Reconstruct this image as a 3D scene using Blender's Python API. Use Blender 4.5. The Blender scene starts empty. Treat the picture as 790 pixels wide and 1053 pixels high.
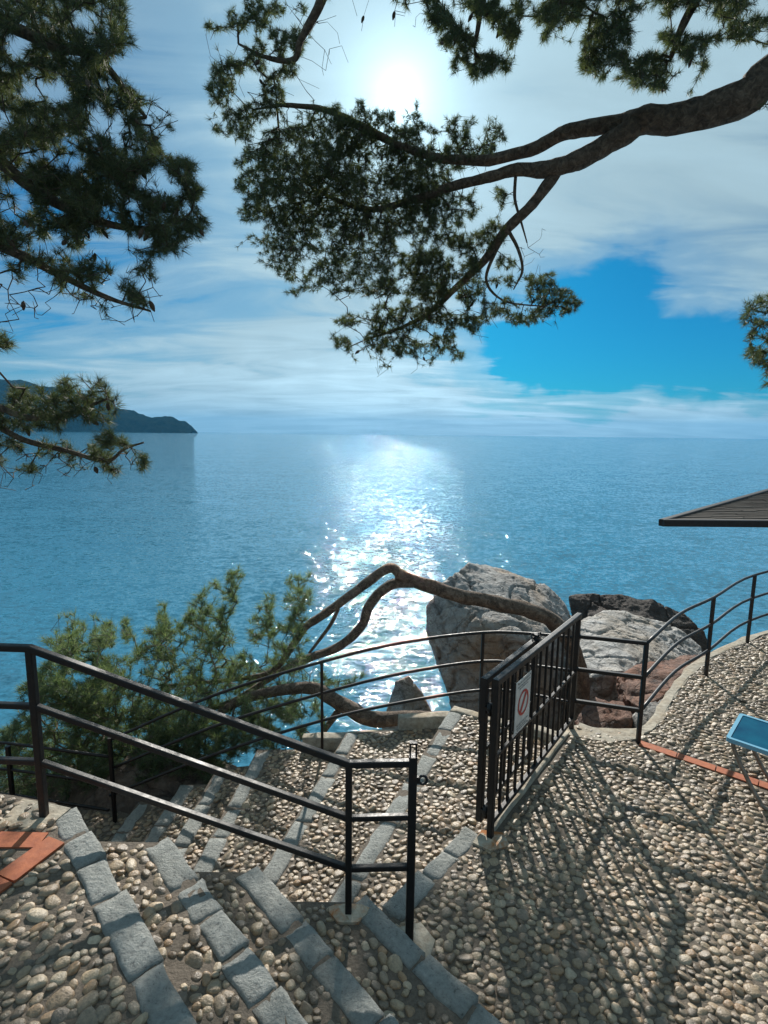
import bpy, bmesh, math, random
import numpy as np
from mathutils import Vector, noise as mn, geometry as mg

random.seed(7); RNG = np.random.default_rng(11)
S = bpy.context.scene
COL = S.collection
PI = math.pi

# ------------------------------------------------------------------ camera model (metres, +Y out to sea)
F = 550.0; CX, CY = 395.0, 526.5; TH = math.atan(80/F); ROLL = math.radians(.69); H = 2.32
SUN_AZ, SUN_EL = math.radians(1.0), math.radians(29.6)

def ray(x, y):
    u = (x-CX)/F; v = -(y-CY)/F
    c, s = math.cos(ROLL), math.sin(ROLL)
    u, v = c*u - s*v, s*u + c*v
    ct, st = math.cos(TH), math.sin(TH)
    return (u, ct+v*st, v*ct-st)
def G(x, y, z):                       # point on the level z seen at a photo pixel
    r = ray(x, y); t = (z-H)/r[2]
    return Vector((r[0]*t, r[1]*t, z))
def D(x, y, d):                       # point d metres out seen at a photo pixel
    r = ray(x, y); t = d/r[1]
    return Vector((r[0]*t, d, H+r[2]*t))
def AE(x, y):                         # azimuth / elevation (degrees)
    r = ray(x, y)
    return math.degrees(math.atan2(r[0], r[1])), math.degrees(math.atan2(r[2], math.hypot(r[0], r[1])))

# ------------------------------------------------------------------ materials
def mat(name):
    m = bpy.data.materials.new(name); m.use_nodes = True
    nt = m.node_tree
    return m, nt, nt.nodes['Principled BSDF']
def N(nt, t, **kw):
    n = nt.nodes.new(t)
    for k, v in kw.items():
        if k in n.inputs: n.inputs[k].default_value = v
        else: setattr(n, k, v)
    return n
def L(nt, a, b): nt.links.new(a, b)
def coords(nt, scale=1.0, kind='Object'):
    tc = N(nt, 'ShaderNodeTexCoord'); mp = N(nt, 'ShaderNodeMapping')
    mp.inputs['Scale'].default_value = (scale,)*3 if not hasattr(scale, '__len__') else scale
    L(nt, tc.outputs[kind], mp.inputs['Vector']); return mp.outputs['Vector']
def noise_n(nt, vec, scale, detail=4, rough=.55, dist=0):
    n = N(nt, 'ShaderNodeTexNoise'); n.inputs['Scale'].default_value = scale
    n.inputs['Detail'].default_value = detail; n.inputs['Roughness'].default_value = rough; n.inputs['Distortion'].default_value = dist
    L(nt, vec, n.inputs['Vector']); return n.outputs['Fac']
def ramp(nt, fac, stops, interp='LINEAR'):
    r = N(nt, 'ShaderNodeValToRGB'); cr = r.color_ramp; cr.interpolation = interp
    while len(cr.elements) < len(stops): cr.elements.new(.5)
    for e, (p, c) in zip(cr.elements, stops):
        e.position = p; e.color = (*c, 1) if hasattr(c, '__len__') else (c, c, c, 1)
    L(nt, fac, r.inputs['Fac']); return r.outputs['Color']
def mix(nt, fac, a, b, mode='MIX'):
    m = N(nt, 'ShaderNodeMix', data_type='RGBA', blend_type=mode)
    for sock, v in ((m.inputs[0], fac), (m.inputs[6], a), (m.inputs[7], b)):
        if hasattr(v, 'is_linked'): L(nt, v, sock)
        else: sock.default_value = v if not hasattr(v, '__len__') else (*v, 1)
    return m.outputs[2]
def math_n(nt, op, a, b=0.0, clamp=False):
    m = N(nt, 'ShaderNodeMath', operation=op); m.use_clamp = clamp
    for i, v in enumerate((a, b)):
        if hasattr(v, 'is_linked'): L(nt, v, m.inputs[i])
        else: m.inputs[i].default_value = v
    return m.outputs[0]
def bump(nt, h, strength, dist, p, prev=None):
    b = N(nt, 'ShaderNodeBump'); b.inputs['Strength'].default_value = strength; b.inputs['Distance'].default_value = dist
    L(nt, h, b.inputs['Height'])
    if prev is not None: L(nt, prev, b.inputs['Normal'])
    if p is not None: L(nt, b.outputs[0], p.inputs['Normal'])
    return b.outputs[0]
def island(nt):
    return N(nt, 'ShaderNodeNewGeometry').outputs['Random Per Island']

M = {}
def make_materials():
    # mortar between the pebbles
    m, nt, p = mat('mortar'); v = coords(nt)
    a = noise_n(nt, v, 3.0, 5, .6); b = noise_n(nt, v, 60, 4, .7)
    c = mix(nt, a, (.060, .047, .036), (.13, .10, .072)); c = mix(nt, .35, c, ramp(nt, b, [(.3, (.07, .06, .05)), (.75, (.32, .27, .21))]))
    L(nt, c, p.inputs['Base Color']); p.inputs['Roughness'].default_value = .9
    bump(nt, b, .8, .01, p); M['mortar'] = m
    # pebbles
    m, nt, p = mat('pebble'); v = coords(nt); r = island(nt)
    c = ramp(nt, r, [(0, (0.120, 0.097, 0.074)), (.12, (0.248, 0.199, 0.144)), (.26, (0.386, 0.308, 0.211)), (.38, (0.276, 0.190, 0.115)), (.5, (0.432, 0.346, 0.240)), (.6, (0.193, 0.156, 0.122)), (.7, (0.322, 0.254, 0.181)), (.8, (0.350, 0.220, 0.122)), (.88, (0.515, 0.431, 0.318)), (.95, (0.156, 0.110, 0.070)), (1, (0.331, 0.266, 0.196))])
    n1 = noise_n(nt, v, 90, 4, .65); n2 = noise_n(nt, v, 2.2, 3, .5)
    c = mix(nt, .4, c, ramp(nt, n1, [(.3, (.06, .05, .04)), (.7, (.72, .67, .6))]), 'OVERLAY')
    c = mix(nt, ramp(nt, n2, [(.42, 0), (.75, .45)]), c, (.13, .095, .062))
    L(nt, c, p.inputs['Base Color']); p.inputs['Roughness'].default_value = .4
    bump(nt, n1, .6, .008, p); M['pebble'] = m
    # granite nosing
    m, nt, p = mat('granite'); v = coords(nt); r = island(nt)
    n1 = noise_n(nt, v, 45, 6, .75); n2 = noise_n(nt, v, 5, 4, .6)
    c = ramp(nt, n1, [(.32, (.08, .085, .085)), (.40, (.34, .35, .33)), (.6, (.47, .485, .455)), (.75, (.66, .66, .62))])
    c = mix(nt, ramp(nt, n2, [(.4, 0), (.8, .6)]), c, (.20, .20, .17))
    c = mix(nt, math_n(nt, 'MULTIPLY', r, .35), c, (.24, .25, .23))
    L(nt, c, p.inputs['Base Color']); p.inputs['Roughness'].default_value = .85
    bump(nt, n1, 1.0, .035, p); M['granite'] = m
    # concrete with rust stains
    m, nt, p = mat('concrete'); v = coords(nt)
    n1 = noise_n(nt, v, 25, 5, .65); n2 = noise_n(nt, v, 4, 3, .6)
    c = ramp(nt, n1, [(.3, (.22, .19, .15)), (.7, (.46, .42, .34))])
    c = mix(nt, ramp(nt, n2, [(.45, 0), (.75, .5)]), c, (.36, .24, .12))
    L(nt, c, p.inputs['Base Color']); p.inputs['Roughness'].default_value = .9
    bump(nt, n1, .6, .015, p); M['concrete'] = m
    m, nt, p = mat('rusty_concrete'); v = coords(nt)
    n1 = noise_n(nt, v, 30, 5, .65); n2 = noise_n(nt, v, 11, 4, .6, .5)
    c = ramp(nt, n1, [(.3, (.30, .26, .20)), (.7, (.52, .46, .36))])
    c = mix(nt, ramp(nt, n2, [(.42, 0), (.6, .95)]), c, (.36, .13, .03))
    L(nt, c, p.inputs['Base Color']); p.inputs['Roughness'].default_value = .9
    bump(nt, n1, .6, .015, p); M['rusty'] = m
    # terracotta
    m, nt, p = mat('terracotta'); v = coords(nt); r = island(nt)
    n1 = noise_n(nt, v, 30, 5, .6); n2 = noise_n(nt, v, 7, 3, .6)
    c = ramp(nt, n1, [(.3, (.27, .065, .025)), (.7, (.50, .145, .05))])
    c = mix(nt, math_n(nt, 'MULTIPLY', r, .5), c, (.32, .10, .05))
    c = mix(nt, ramp(nt, n2, [(.5, 0), (.8, .4)]), c, (.20, .13, .10))
    L(nt, c, p.inputs['Base Color']); p.inputs['Roughness'].default_value = .75
    bump(nt, n1, .4, .006, p); M['terracotta'] = m
    # black paint
    m, nt, p = mat('black_paint'); v = coords(nt)
    n1 = noise_n(nt, v, 40, 4, .6); n2 = noise_n(nt, v, 9, 5, .7)
    c = mix(nt, ramp(nt, n2, [(.57, 0), (.7, .8)]), (.004, .0045, .006), (.04, .02, .011))
    L(nt, c, p.inputs['Base Color'])
    L(nt, ramp(nt, n1, [(.3, .36), (.7, .6)]), p.inputs['Roughness'])
    bump(nt, n1, .12, .004, p); M['black'] = m
    # pale rock
    def rock(name, stops, stain, stain_amt, scale=1.0, crack=.55):
        m, nt, p = mat(name); v = coords(nt, scale)
        n0 = noise_n(nt, v, .9, 4, .6, .6); n1 = noise_n(nt, v, 5, 8, .68, .4); n2 = noise_n(nt, v, 28, 6, .7)
        c = ramp(nt, n1, stops)
        c = mix(nt, ramp(nt, n0, [(.46, 0), (.62, stain_amt)]), c, stain)
        c = mix(nt, .35, c, ramp(nt, n2, [(.3, .1), (.7, .7)]), 'OVERLAY')
        mp = N(nt, 'ShaderNodeMapping'); mp.inputs['Scale'].default_value = (1.6, 1.6, 3.2); mp.inputs['Rotation'].default_value = (.5, .6, .2)
        ad = N(nt, 'ShaderNodeVectorMath', operation='ADD'); nz = N(nt, 'ShaderNodeTexNoise'); nz.inputs['Scale'].default_value = 2.5; nz.inputs['Detail'].default_value = 5
        sc = N(nt, 'ShaderNodeVectorMath', operation='SCALE'); sc.inputs['Scale'].default_value = .55
        L(nt, v, nz.inputs['Vector']); L(nt, nz.outputs['Color'], sc.inputs[0]); L(nt, v, ad.inputs[0]); L(nt, sc.outputs[0], ad.inputs[1])
        L(nt, ad.outputs[0], mp.inputs['Vector'])
        vo = N(nt, 'ShaderNodeTexVoronoi', feature='DISTANCE_TO_EDGE'); vo.inputs['Scale'].default_value = .9
        L(nt, mp.outputs[0], vo.inputs['Vector'])
        ck = ramp(nt, vo.outputs['Distance'], [(0, 0), (.03, 1)])
        c = mix(nt, math_n(nt, 'MULTIPLY', math_n(nt, 'SUBTRACT', 1, ck), crack), c, (.03, .027, .025))
        L(nt, c, p.inputs['Base Color']); p.inputs['Roughness'].default_value = .85
        b1 = bump(nt, n1, .9, .12, None); b2 = bump(nt, ck, .6, .05, None, b1); bump(nt, n2, .6, .03, p, b2)
        return m
    M['rock_pale'] = rock('rock_pale', [(.3, (.14, .135, .13)), (.5, (.36, .355, .34)), (.72, (.56, .55, .53))], (.36, .24, .14), .7, crack=.3)
    M['rock_white'] = rock('rock_white', [(.3, (.2, .195, .19)), (.48, (.46, .455, .44)), (.72, (.66, .65, .63))], (.38, .29, .19), .5, crack=.3)
    M['rock_red'] = rock('rock_red', [(.3, (.05, .03, .025)), (.5, (.19, .10, .07)), (.75, (.36, .22, .16))], (.24, .095, .05), .7)
    M['rock_dark'] = rock('rock_dark', [(.3, (.015, .013, .012)), (.55, (.05, .042, .036)), (.75, (.12, .10, .085))], (.06, .035, .025), .5)
    M['shore'] = rock('shore_rock', [(.3, (.06, .05, .042)), (.5, (.17, .14, .115)), (.75, (.32, .28, .24))], (.16, .09, .055), .5)
    # bark
    m, nt, p = mat('bark'); v = coords(nt)
    n1 = noise_n(nt, v, 14, 7, .7, .8); n2 = noise_n(nt, v, 55, 5, .7)
    c = ramp(nt, n1, [(.3, (.035, .026, .020)), (.5, (.15, .108, .078)), (.72, (.33, .25, .185))])
    L(nt, c, p.inputs['Base Color']); p.inputs['Roughness'].default_value = .9
    b1 = bump(nt, n1, 1.0, .06, None); bump(nt, n2, .6, .015, p, b1); M['bark'] = m
    m, nt, p = mat('twig_bark'); p.inputs['Base Color'].default_value = (.075, .052, .038, 1); p.inputs['Roughness'].default_value = .9; M['twig'] = m
    m, nt, p = mat('grey_twig_bark'); p.inputs['Base Color'].default_value = (.16, .13, .10, 1); p.inputs['Roughness'].default_value = .9; M['twig_grey'] = m
    m, nt, p = mat('cone_scale'); v = coords(nt); n1 = noise_n(nt, v, 90, 3, .6)
    L(nt, ramp(nt, n1, [(.35, (.03, .02, .014)), (.7, (.12, .08, .05))]), p.inputs['Base Color']); p.inputs['Roughness'].default_value = .8; M['cone'] = m
    # needles
    def needle(name, stops, trans):
        m, nt, p = mat(name); r = island(nt)
        v = coords(nt); n1 = noise_n(nt, v, 1.6, 3, .6)
        c = ramp(nt, math_n(nt, 'ADD', math_n(nt, 'MULTIPLY', r, .5), math_n(nt, 'MULTIPLY', n1, .5)), stops)
        L(nt, c, p.inputs['Base Color']); p.inputs['Roughness'].default_value = .55; p.inputs['Specular IOR Level'].default_value = .35
        tr = N(nt, 'ShaderNodeBsdfTranslucent'); L(nt, mix(nt, 1.0, c, (1.3, 1.35, .7), 'MULTIPLY'), tr.inputs['Color'])
        ms = N(nt, 'ShaderNodeMixShader'); ms.inputs[0].default_value = trans
        L(nt, p.outputs[0], ms.inputs[1]); L(nt, tr.outputs[0], ms.inputs[2])
        L(nt, ms.outputs[0], nt.nodes['Material Output'].inputs['Surface'])
        return m
    M['needle'] = needle('pine_needle', [(.25, (.035, .050, .030)), (.5, (.075, .098, .055)), (.75, (.13, .14, .075))], .38)
    M['needle_bush'] = needle('pine_needle_fresh', [(.25, (.06, .10, .055)), (.5, (.115, .165, .10)), (.75, (.22, .26, .165))], .45)
    # sea
    m, nt, p = mat('sea_water'); v = coords(nt)
    p.inputs['Base Color'].default_value = (.036, .165, .255, 1); p.inputs['Roughness'].default_value = .04
    p.inputs['IOR'].default_value = 1.333; p.inputs['Specular IOR Level'].default_value = .4
    def wave(scale, sx, sy, det, rot):
        mp = N(nt, 'ShaderNodeMapping'); mp.inputs['Scale'].default_value = (sx, sy, 1); mp.inputs['Rotation'].default_value = (0, 0, rot)
        L(nt, v, mp.inputs['Vector']); return noise_n(nt, mp.outputs[0], scale, det, .6, .3)
    def slopes(scale, sx, sy, det, rot, k):
        mp = N(nt, 'ShaderNodeMapping'); mp.inputs['Scale'].default_value = (sx, sy, 1); mp.inputs['Rotation'].default_value = (0, 0, rot)
        L(nt, v, mp.inputs['Vector'])
        n = N(nt, 'ShaderNodeTexNoise'); n.inputs['Scale'].default_value = scale; n.inputs['Detail'].default_value = det; n.inputs['Roughness'].default_value = .62; n.inputs['Distortion'].default_value = .4
        L(nt, mp.outputs[0], n.inputs['Vector'])
        a_ = N(nt, 'ShaderNodeVectorMath', operation='SUBTRACT'); L(nt, n.outputs['Color'], a_.inputs[0]); a_.inputs[1].default_value = (.5, .5, .5)
        b_ = N(nt, 'ShaderNodeVectorMath', operation='SCALE'); L(nt, a_.outputs[0], b_.inputs[0]); b_.inputs['Scale'].default_value = k
        return b_.outputs[0]
    def vadd(a_, b_):
        q = N(nt, 'ShaderNodeVectorMath', operation='ADD'); L(nt, a_, q.inputs[0])
        if hasattr(b_, 'is_linked'): L(nt, b_, q.inputs[1])
        else: q.inputs[1].default_value = b_
        return q.outputs[0]
    sl = vadd(slopes(.30, .55, 1, 3, .25, .16), vadd(slopes(1.6, .6, 1, 4, -.3, .40), vadd(slopes(6, .7, 1, 3, .1, .85), slopes(22, .8, 1, 2, -.2, .45))))
    fl = N(nt, 'ShaderNodeVectorMath', operation='MULTIPLY'); L(nt, sl, fl.inputs[0]); fl.inputs[1].default_value = (1.45, 1.3, 0)
    nm = N(nt, 'ShaderNodeVectorMath', operation='NORMALIZE'); L(nt, vadd(fl.outputs[0], (0, 0, 1)), nm.inputs[0]); L(nt, nm.outputs[0], p.inputs['Normal'])
    w3 = wave(.02, 1, 1, 3, 0); L(nt, ramp(nt, w3, [(.35, .018), (.65, .035)]), p.inputs['Roughness'])
    M['sea'] = m
    # far wooded hill
    m, nt, p = mat('wooded_hill'); v = coords(nt)
    n1 = noise_n(nt, v, .02, 6, .7)
    p.inputs['Specular IOR Level'].default_value = 0; L(nt, ramp(nt, n1, [(.35, (.006, .014, .012)), (.7, (.022, .032, .022))]), p.inputs['Base Color']); p.inputs['Roughness'].default_value = 1
    bump(nt, n1, 1.0, 25, p); M['hill'] = m
    # table, sign, hut
    m, nt, p = mat('blue_glass_top'); v = coords(nt); n1 = noise_n(nt, v, 6, 4, .6)
    L(nt, ramp(nt, n1, [(.35, (.0, .05, .11)), (.7, (.003, .10, .17))]), p.inputs['Base Color']); p.inputs['Roughness'].default_value = .3; p.inputs['Specular IOR Level'].default_value = .12; M['blue_top'] = m
    m, nt, p = mat('pale_blue_rim'); p.inputs['Base Color'].default_value = (.16, .38, .52, 1); p.inputs['Roughness'].default_value = .35; M['rim'] = m
    m, nt, p = mat('dull_metal'); v = coords(nt); n1 = noise_n(nt, v, 30, 4, .6)
    L(nt, ramp(nt, n1, [(.3, (.16, .14, .12)), (.7, (.30, .27, .24))]), p.inputs['Base Color']); p.inputs['Roughness'].default_value = .5; p.inputs['Metallic'].default_value = .5; M['metal'] = m
    m, nt, p = mat('sign_white'); v = coords(nt); n1 = noise_n(nt, v, 14, 5, .6)
    L(nt, ramp(nt, n1, [(.3, (.52, .51, .48)), (.7, (.74, .73, .70))]), p.inputs['Base Color']); p.inputs['Roughness'].default_value = .4; M['sign'] = m
    m, nt, p = mat('sign_red'); p.inputs['Base Color'].default_value = (.42, .015, .02, 1); p.inputs['Roughness'].default_value = .4; M['red'] = m
    m, nt, p = mat('sign_grey'); p.inputs['Base Color'].default_value = (.22, .22, .22, 1); p.inputs['Roughness'].default_value = .5; M['grey_ink'] = m
    m, nt, p = mat('weathered_wood'); v = coords(nt, (2, 30, 30)); r = island(nt)
    n1 = noise_n(nt, v, 1.2, 5, .65, .5)
    c = ramp(nt, n1, [(.3, (.055, .045, .04)), (.5, (.19, .16, .135)), (.72, (.36, .32, .28))])
    c = mix(nt, math_n(nt, 'MULTIPLY', r, .55), c, (.10, .085, .075))
    L(nt, c, p.inputs['Base Color']); p.inputs['Roughness'].default_value = .85; bump(nt, n1, .6, .01, p); M['wood'] = m
    m, nt, p = mat('dark_trim'); v = coords(nt); n1 = noise_n(nt, v, 20, 4, .6)
    L(nt, ramp(nt, n1, [(.3, (.008, .008, .01)), (.7, (.025, .023, .024))]), p.inputs['Base Color']); p.inputs['Roughness'].default_value = .6; M['trim'] = m
make_materials()

# ------------------------------------------------------------------ mesh helpers
class MB:
    """Collects geometry for ONE mesh object."""
    def __init__(s): s.v = []; s.f = []; s.mi = []; s.n = 0; s.sm = []
    def add(s, verts, faces, mi=0, smooth=False):
        o = s.n; s.v.extend([tuple(p) for p in verts]); s.n += len(verts)
        for f in faces: s.f.append(tuple(i+o for i in f)); s.mi.append(mi); s.sm.append(smooth)
    def box(s, c, sx, sy, sz, rot=0, jit=0, mi=0):
        vs = []
        for z in (-1, 1):
            for y in (-1, 1):
                for x in (-1, 1):
                    X, Y = x*sx/2+random.uniform(-jit, jit), y*sy/2+random.uniform(-jit, jit)
                    vs.append((c[0]+X*math.cos(rot)-Y*math.sin(rot), c[1]+X*math.sin(rot)+Y*math.cos(rot), c[2]+z*sz/2+random.uniform(-jit, jit)*.3))
        s.add(vs, [(0, 2, 3, 1), (4, 5, 7, 6), (0, 1, 5, 4), (2, 6, 7, 3), (0, 4, 6, 2), (1, 3, 7, 5)], mi)
    def prism(s, poly, z0, z1, mi=0):
        n = len(poly)
        s.add([(p[0], p[1], z1) for p in poly]+[(p[0], p[1], z0) for p in poly],
              [tuple(range(n)), tuple(reversed(range(n, 2*n)))]+[(i, n+i, n+(i+1) % n, (i+1) % n) for i in range(n)], mi)
    def tube(s, pts, rad, n=8, section=None, cap=True, mi=0, smooth=True, up=None, wob=0.0):
        pts = [Vector(p) for p in pts]; k = len(pts)
        if not hasattr(rad, '__len__'): rad = [rad]*k
        if section is None: section = [(math.cos(2*PI*i/n), math.sin(2*PI*i/n)) for i in range(n)]
        n = len(section); vs = []; side = None
        for i, p in enumerate(pts):
            t = (pts[min(i+1, k-1)]-pts[max(i-1, 0)]).normalized()
            if up is not None:
                u = Vector(up); a = t.cross(u)
                if a.length < 1e-4: a = t.cross(Vector((0, 1, 0)))
                a.normalize()
            else:
                if side is None:
                    a = t.cross(Vector((0, 0, 1)))
                    if a.length < .1: a = t.cross(Vector((1, 0, 0)))
                else: a = side - t*side.dot(t)
                a.normalize()
            side = a; b = a.cross(t)
            # mitre
            sc = 1.0
            if 0 < i < k-1 and up is not None:
                t1 = (pts[i]-pts[i-1]).normalized(); sc = 1/max(.6, t1.dot(t))
            for j, (x, y) in enumerate(section):
                r = rad[i]
                if wob: r *= 1+wob*mn.noise(Vector((p.x*7+x*1.3, p.y*7+y*1.3, p.z*7+j*.9)))
                vs.append(p+a*(x*r*sc)+b*(y*r*(sc if abs(t.z) < .9 else 1)))
        fs = [(i*n+j, i*n+(j+1) % n, (i+1)*n+(j+1) % n, (i+1)*n+j) for i in range(k-1) for j in range(n)]
        if cap: fs += [tuple(reversed(range(n))), tuple(range((k-1)*n, k*n))]
        s.add(vs, fs, mi, smooth)
    def build(s, name, mats, parent=None, smooth=None):
        me = bpy.data.meshes.new(name); me.from_pydata(s.v, [], s.f); 
        mats = mats if isinstance(mats, (list, tuple)) else [mats]
        for m in mats: me.materials.append(m)
        me.polygons.foreach_set('material_index', s.mi)
        me.polygons.foreach_set('use_smooth', s.sm if smooth is None else [smooth]*len(s.f))
        bm = bmesh.new(); bm.from_mesh(me); bmesh.ops.recalc_face_normals(bm, faces=bm.faces); bm.to_mesh(me); bm.free()
        me.update()
        o = bpy.data.objects.new(name, me); COL.objects.link(o)
        if parent is not None: attach(o, parent)
        return o
def attach(o, parent):
    o.parent = parent; o.matrix_parent_inverse = parent.matrix_basis.inverted()
def big_mesh(name, verts, tris, m, parent=None, smooth=False):
    me = bpy.data.meshes.new(name); nv, nt_ = len(verts), len(tris)
    me.vertices.add(nv); me.vertices.foreach_set('co', np.asarray(verts, np.float32).ravel())
    me.loops.add(nt_*3); me.loops.foreach_set('vertex_index', np.asarray(tris, np.int32).ravel())
    me.polygons.add(nt_); me.polygons.foreach_set('loop_start', np.arange(0, nt_*3, 3, dtype=np.int32))
    if smooth: me.polygons.foreach_set('use_smooth', np.ones(nt_, bool))
    me.materials.append(m); me.update(calc_edges=True); me.validate()
    o = bpy.data.objects.new(name, me); COL.objects.link(o)
    if parent is not None: attach(o, parent)
    return o
def tag(o, label=None, cat=None, group=None, kind=None):
    for k, v in (('label', label), ('category', cat), ('group', group), ('kind', kind)):
        if v: o[k] = v
    return o
def empty(name, loc, label, cat, group=None):
    o = bpy.data.objects.new(name, None); COL.objects.link(o); o.location = loc; o.empty_display_size = .1
    return tag(o, label, cat, group)
def crom(pts, per=6):
    pts = [Vector(p) for p in pts]; out = []
    P = [pts[0]*2-pts[1]]+pts+[pts[-1]*2-pts[-2]]
    for i in range(1, len(P)-2):
        a, b, c, d = P[i-1:i+3]
        for k in range(per):
            t = k/per
            out.append(.5*((2*b)+(c-a)*t+(2*a-5*b+4*c-d)*t*t+(3*b-a-3*c+d)*t**3))
    return out+[pts[-1]]
def lerp_list(vals, per=6):
    out = []
    for a, b in zip(vals, vals[1:]): out += [a+(b-a)*k/per for k in range(per)]
    return out+[vals[-1]]
SQ = []
for cx, cy, a0 in ((.7, .7, 0), (-.7, .7, 90), (-.7, -.7, 180), (.7, -.7, 270)):
    for a in (0, 45, 90): SQ.append((cx+.3*math.cos(math.radians(a0+a)), cy+.3*math.sin(math.radians(a0+a))))
def in_poly(x, y, poly):
    c = False; j = len(poly)-1
    for i in range(len(poly)):
        xi, yi = poly[i][0], poly[i][1]; xj, yj = poly[j][0], poly[j][1]
        if (yi > y) != (yj > y) and x < (xj-xi)*(y-yi)/(yj-yi)+xi: c = not c
        j = i
    return c
def seg_dist(x, y, a, b):
    ax, ay, bx, by = a[0], a[1], b[0], b[1]
    t = max(0, min(1, ((x-ax)*(bx-ax)+(y-ay)*(by-ay))/max(1e-9, (bx-ax)**2+(by-ay)**2)))
    return math.hypot(x-ax-t*(bx-ax), y-ay-t*(by-ay))

# ------------------------------------------------------------------ pebble paving
def ico():
    bm = bmesh.new(); bmesh.ops.create_icosphere(bm, subdivisions=2, radius=1)
    v = np.array([p.co[:] for p in bm.verts]); f = np.array([[q.index for q in t.verts] for t in bm.faces]); bm.free()
    return v, f
ICO_V, ICO_F = ico()
def pebbles(poly, z, spacing, parent, avoid=(), margin=.02, size=(.62, .42), skip=0.0, angle=lambda x, y: 0.0, clip=None):
    xs = [p[0] for p in poly]; ys = [p[1] for p in poly]
    if clip: xs = [max(min(xs), clip[0]), min(max(xs), clip[1])]; ys = [max(min(ys), clip[2]), min(max(ys), clip[3])]
    x0, x1, y0, y1 = min(xs), max(xs), min(ys), max(ys)
    cell = spacing; grid = {}; pts = []
    tries = int((x1-x0)*(y1-y0)/spacing**2*14)
    edges = list(zip(poly, list(poly[1:])+[poly[0]]))
    for _ in range(tries):
        x, y = random.uniform(x0, x1), random.uniform(y0, y1)
        s = spacing*random.choice((.65, .8, .9, 1, 1, 1.1, 1.25, 1.45))
        gx, gy = int(x/cell), int(y/cell); ok = True
        for i in (-2, -1, 0, 1, 2):
            for j in (-2, -1, 0, 1, 2):
                for (qx, qy, qs) in grid.get((gx+i, gy+j), ()):
                    dx, dy = (x-qx)/1.12, (y-qy)*1.12
                    if dx*dx+dy*dy < ((s+qs)*.44)**2: ok = False; break
                if not ok: break
            if not ok: break
        if not ok or not in_poly(x, y, poly): continue
        if any(seg_dist(x, y, a, b) < margin+s*.3 for a, b in edges): continue
        if any(seg_dist(x, y, a, b) < w+s*.3 for a, b, w in avoid): continue
        grid.setdefault((gx, gy), []).append((x, y, s))
        if random.random() > skip: pts.append((x, y, s))
    n = len(pts)
    if not n: return None
    P = np.array(pts); V = np.empty((n, len(ICO_V), 3))
    for k in range(n):
        x, y, s = P[k]
        a = s*size[0]*RNG.uniform(.8, 1.12); b = s*size[1]*RNG.uniform(.8, 1.15); c = s*.40*RNG.uniform(.75, 1.2)
        v = ICO_V.copy(); v += .10*np.sin(v[:, [2, 0, 1]]*3.7+RNG.uniform(0, 6, 3))
        v *= 1+.16*np.sin(v[:, [1, 2, 0]]*RNG.uniform(1.5, 3)+RNG.uniform(0, 6, 3))*.6
        v = np.sign(v)*np.abs(v)**.85
        v[:, 2] = np.where(v[:, 2] > .55, .55+(v[:, 2]-.55)*.45, v[:, 2]); v *= (a, b, c)
        tl = RNG.normal(0, .2, 2); 
        v[:, 2] += v[:, 0]*tl[0]+v[:, 1]*tl[1]
        th = angle(x, y)+RNG.normal(0, .45); cs, sn = math.cos(th), math.sin(th)
        V[k, :, 0] = v[:, 0]*cs-v[:, 1]*sn+x; V[k, :, 1] = v[:, 0]*sn+v[:, 1]*cs+y
        V[k, :, 2] = v[:, 2]+z+RNG.uniform(-.42, .1)*c
    T = (ICO_F[None]+(np.arange(n)*len(ICO_V))[:, None, None]).reshape(-1, 3)
    o = big_mesh('pebbles', V.reshape(-1, 3), T, M['pebble'], parent, True)
    o['kind'] = 'stuff'; return o

def stone_block(mb, a, b, width, z, height, mi=0):
    """one rough granite block between two ground points, top at z"""
    a, b = Vector(a).to_2d(), Vector(b).to_2d(); d = (b-a); ln = d.length; d.normalize(); nrm = Vector((d.y, -d.x))
    nx, ny, nz = 9, 6, 3; seed = random.random()*50
    vs = []; idx = {}
    def pt(i, j, k):
        x, y, zz = i/nx, j/ny-.5, k/nz
        # rounded corners
        ex = min(x, 1-x)*ln; ey = (.5-abs(y))*width; ez = (1-zz)*height
        p = a+d*(x*ln)+nrm*(y*width); q = Vector((p.x, p.y, z-height+zz*height))
        edge = sum(1 for e in (ex, ey, ez) if e < .004)
        if edge >= 2:
            if ez < .004: q.z -= .006
            if ex < .004: q += Vector((d.x, d.y, 0))*(.004 if x < .5 else -.004)
            if ey < .004: q += Vector((nrm.x, nrm.y, 0))*(.005 if y < 0 else -.005)
        q += Vector((mn.noise(q*9+Vector((seed, 0, 0))), mn.noise(q*9+Vector((0, seed, 0))), mn.noise(q*9+Vector((0, 0, seed)))))*.009
        q += Vector((mn.noise(q*33), mn.noise(q*33+Vector((9, 0, 0))), mn.noise(q*33+Vector((0, 9, 0)))))*.0045
        return q
    def vi(i, j, k):
        if (i, j, k) not in idx: idx[(i, j, k)] = len(vs); vs.append(pt(i, j, k))
        return idx[(i, j, k)]
    fs = []
    for i in range(nx):
        for j in range(ny): fs += [(vi(i, j, nz), vi(i+1, j, nz), vi(i+1, j+1, nz), vi(i, j+1, nz))]
    for i in range(nx):
        for k in range(nz):
            for j in (0, ny): fs += [(vi(i, j, k), vi(i+1, j, k), vi(i+1, j, k+1), vi(i, j, k+1))]
    for j in range(ny):
        for k in range(nz):
            for i in (0, nx): fs += [(vi(i, j, k), vi(i, j+1, k), vi(i, j+1, k+1), vi(i, j, k+1))]
    mb.add(vs, fs, mi, True)
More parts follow.
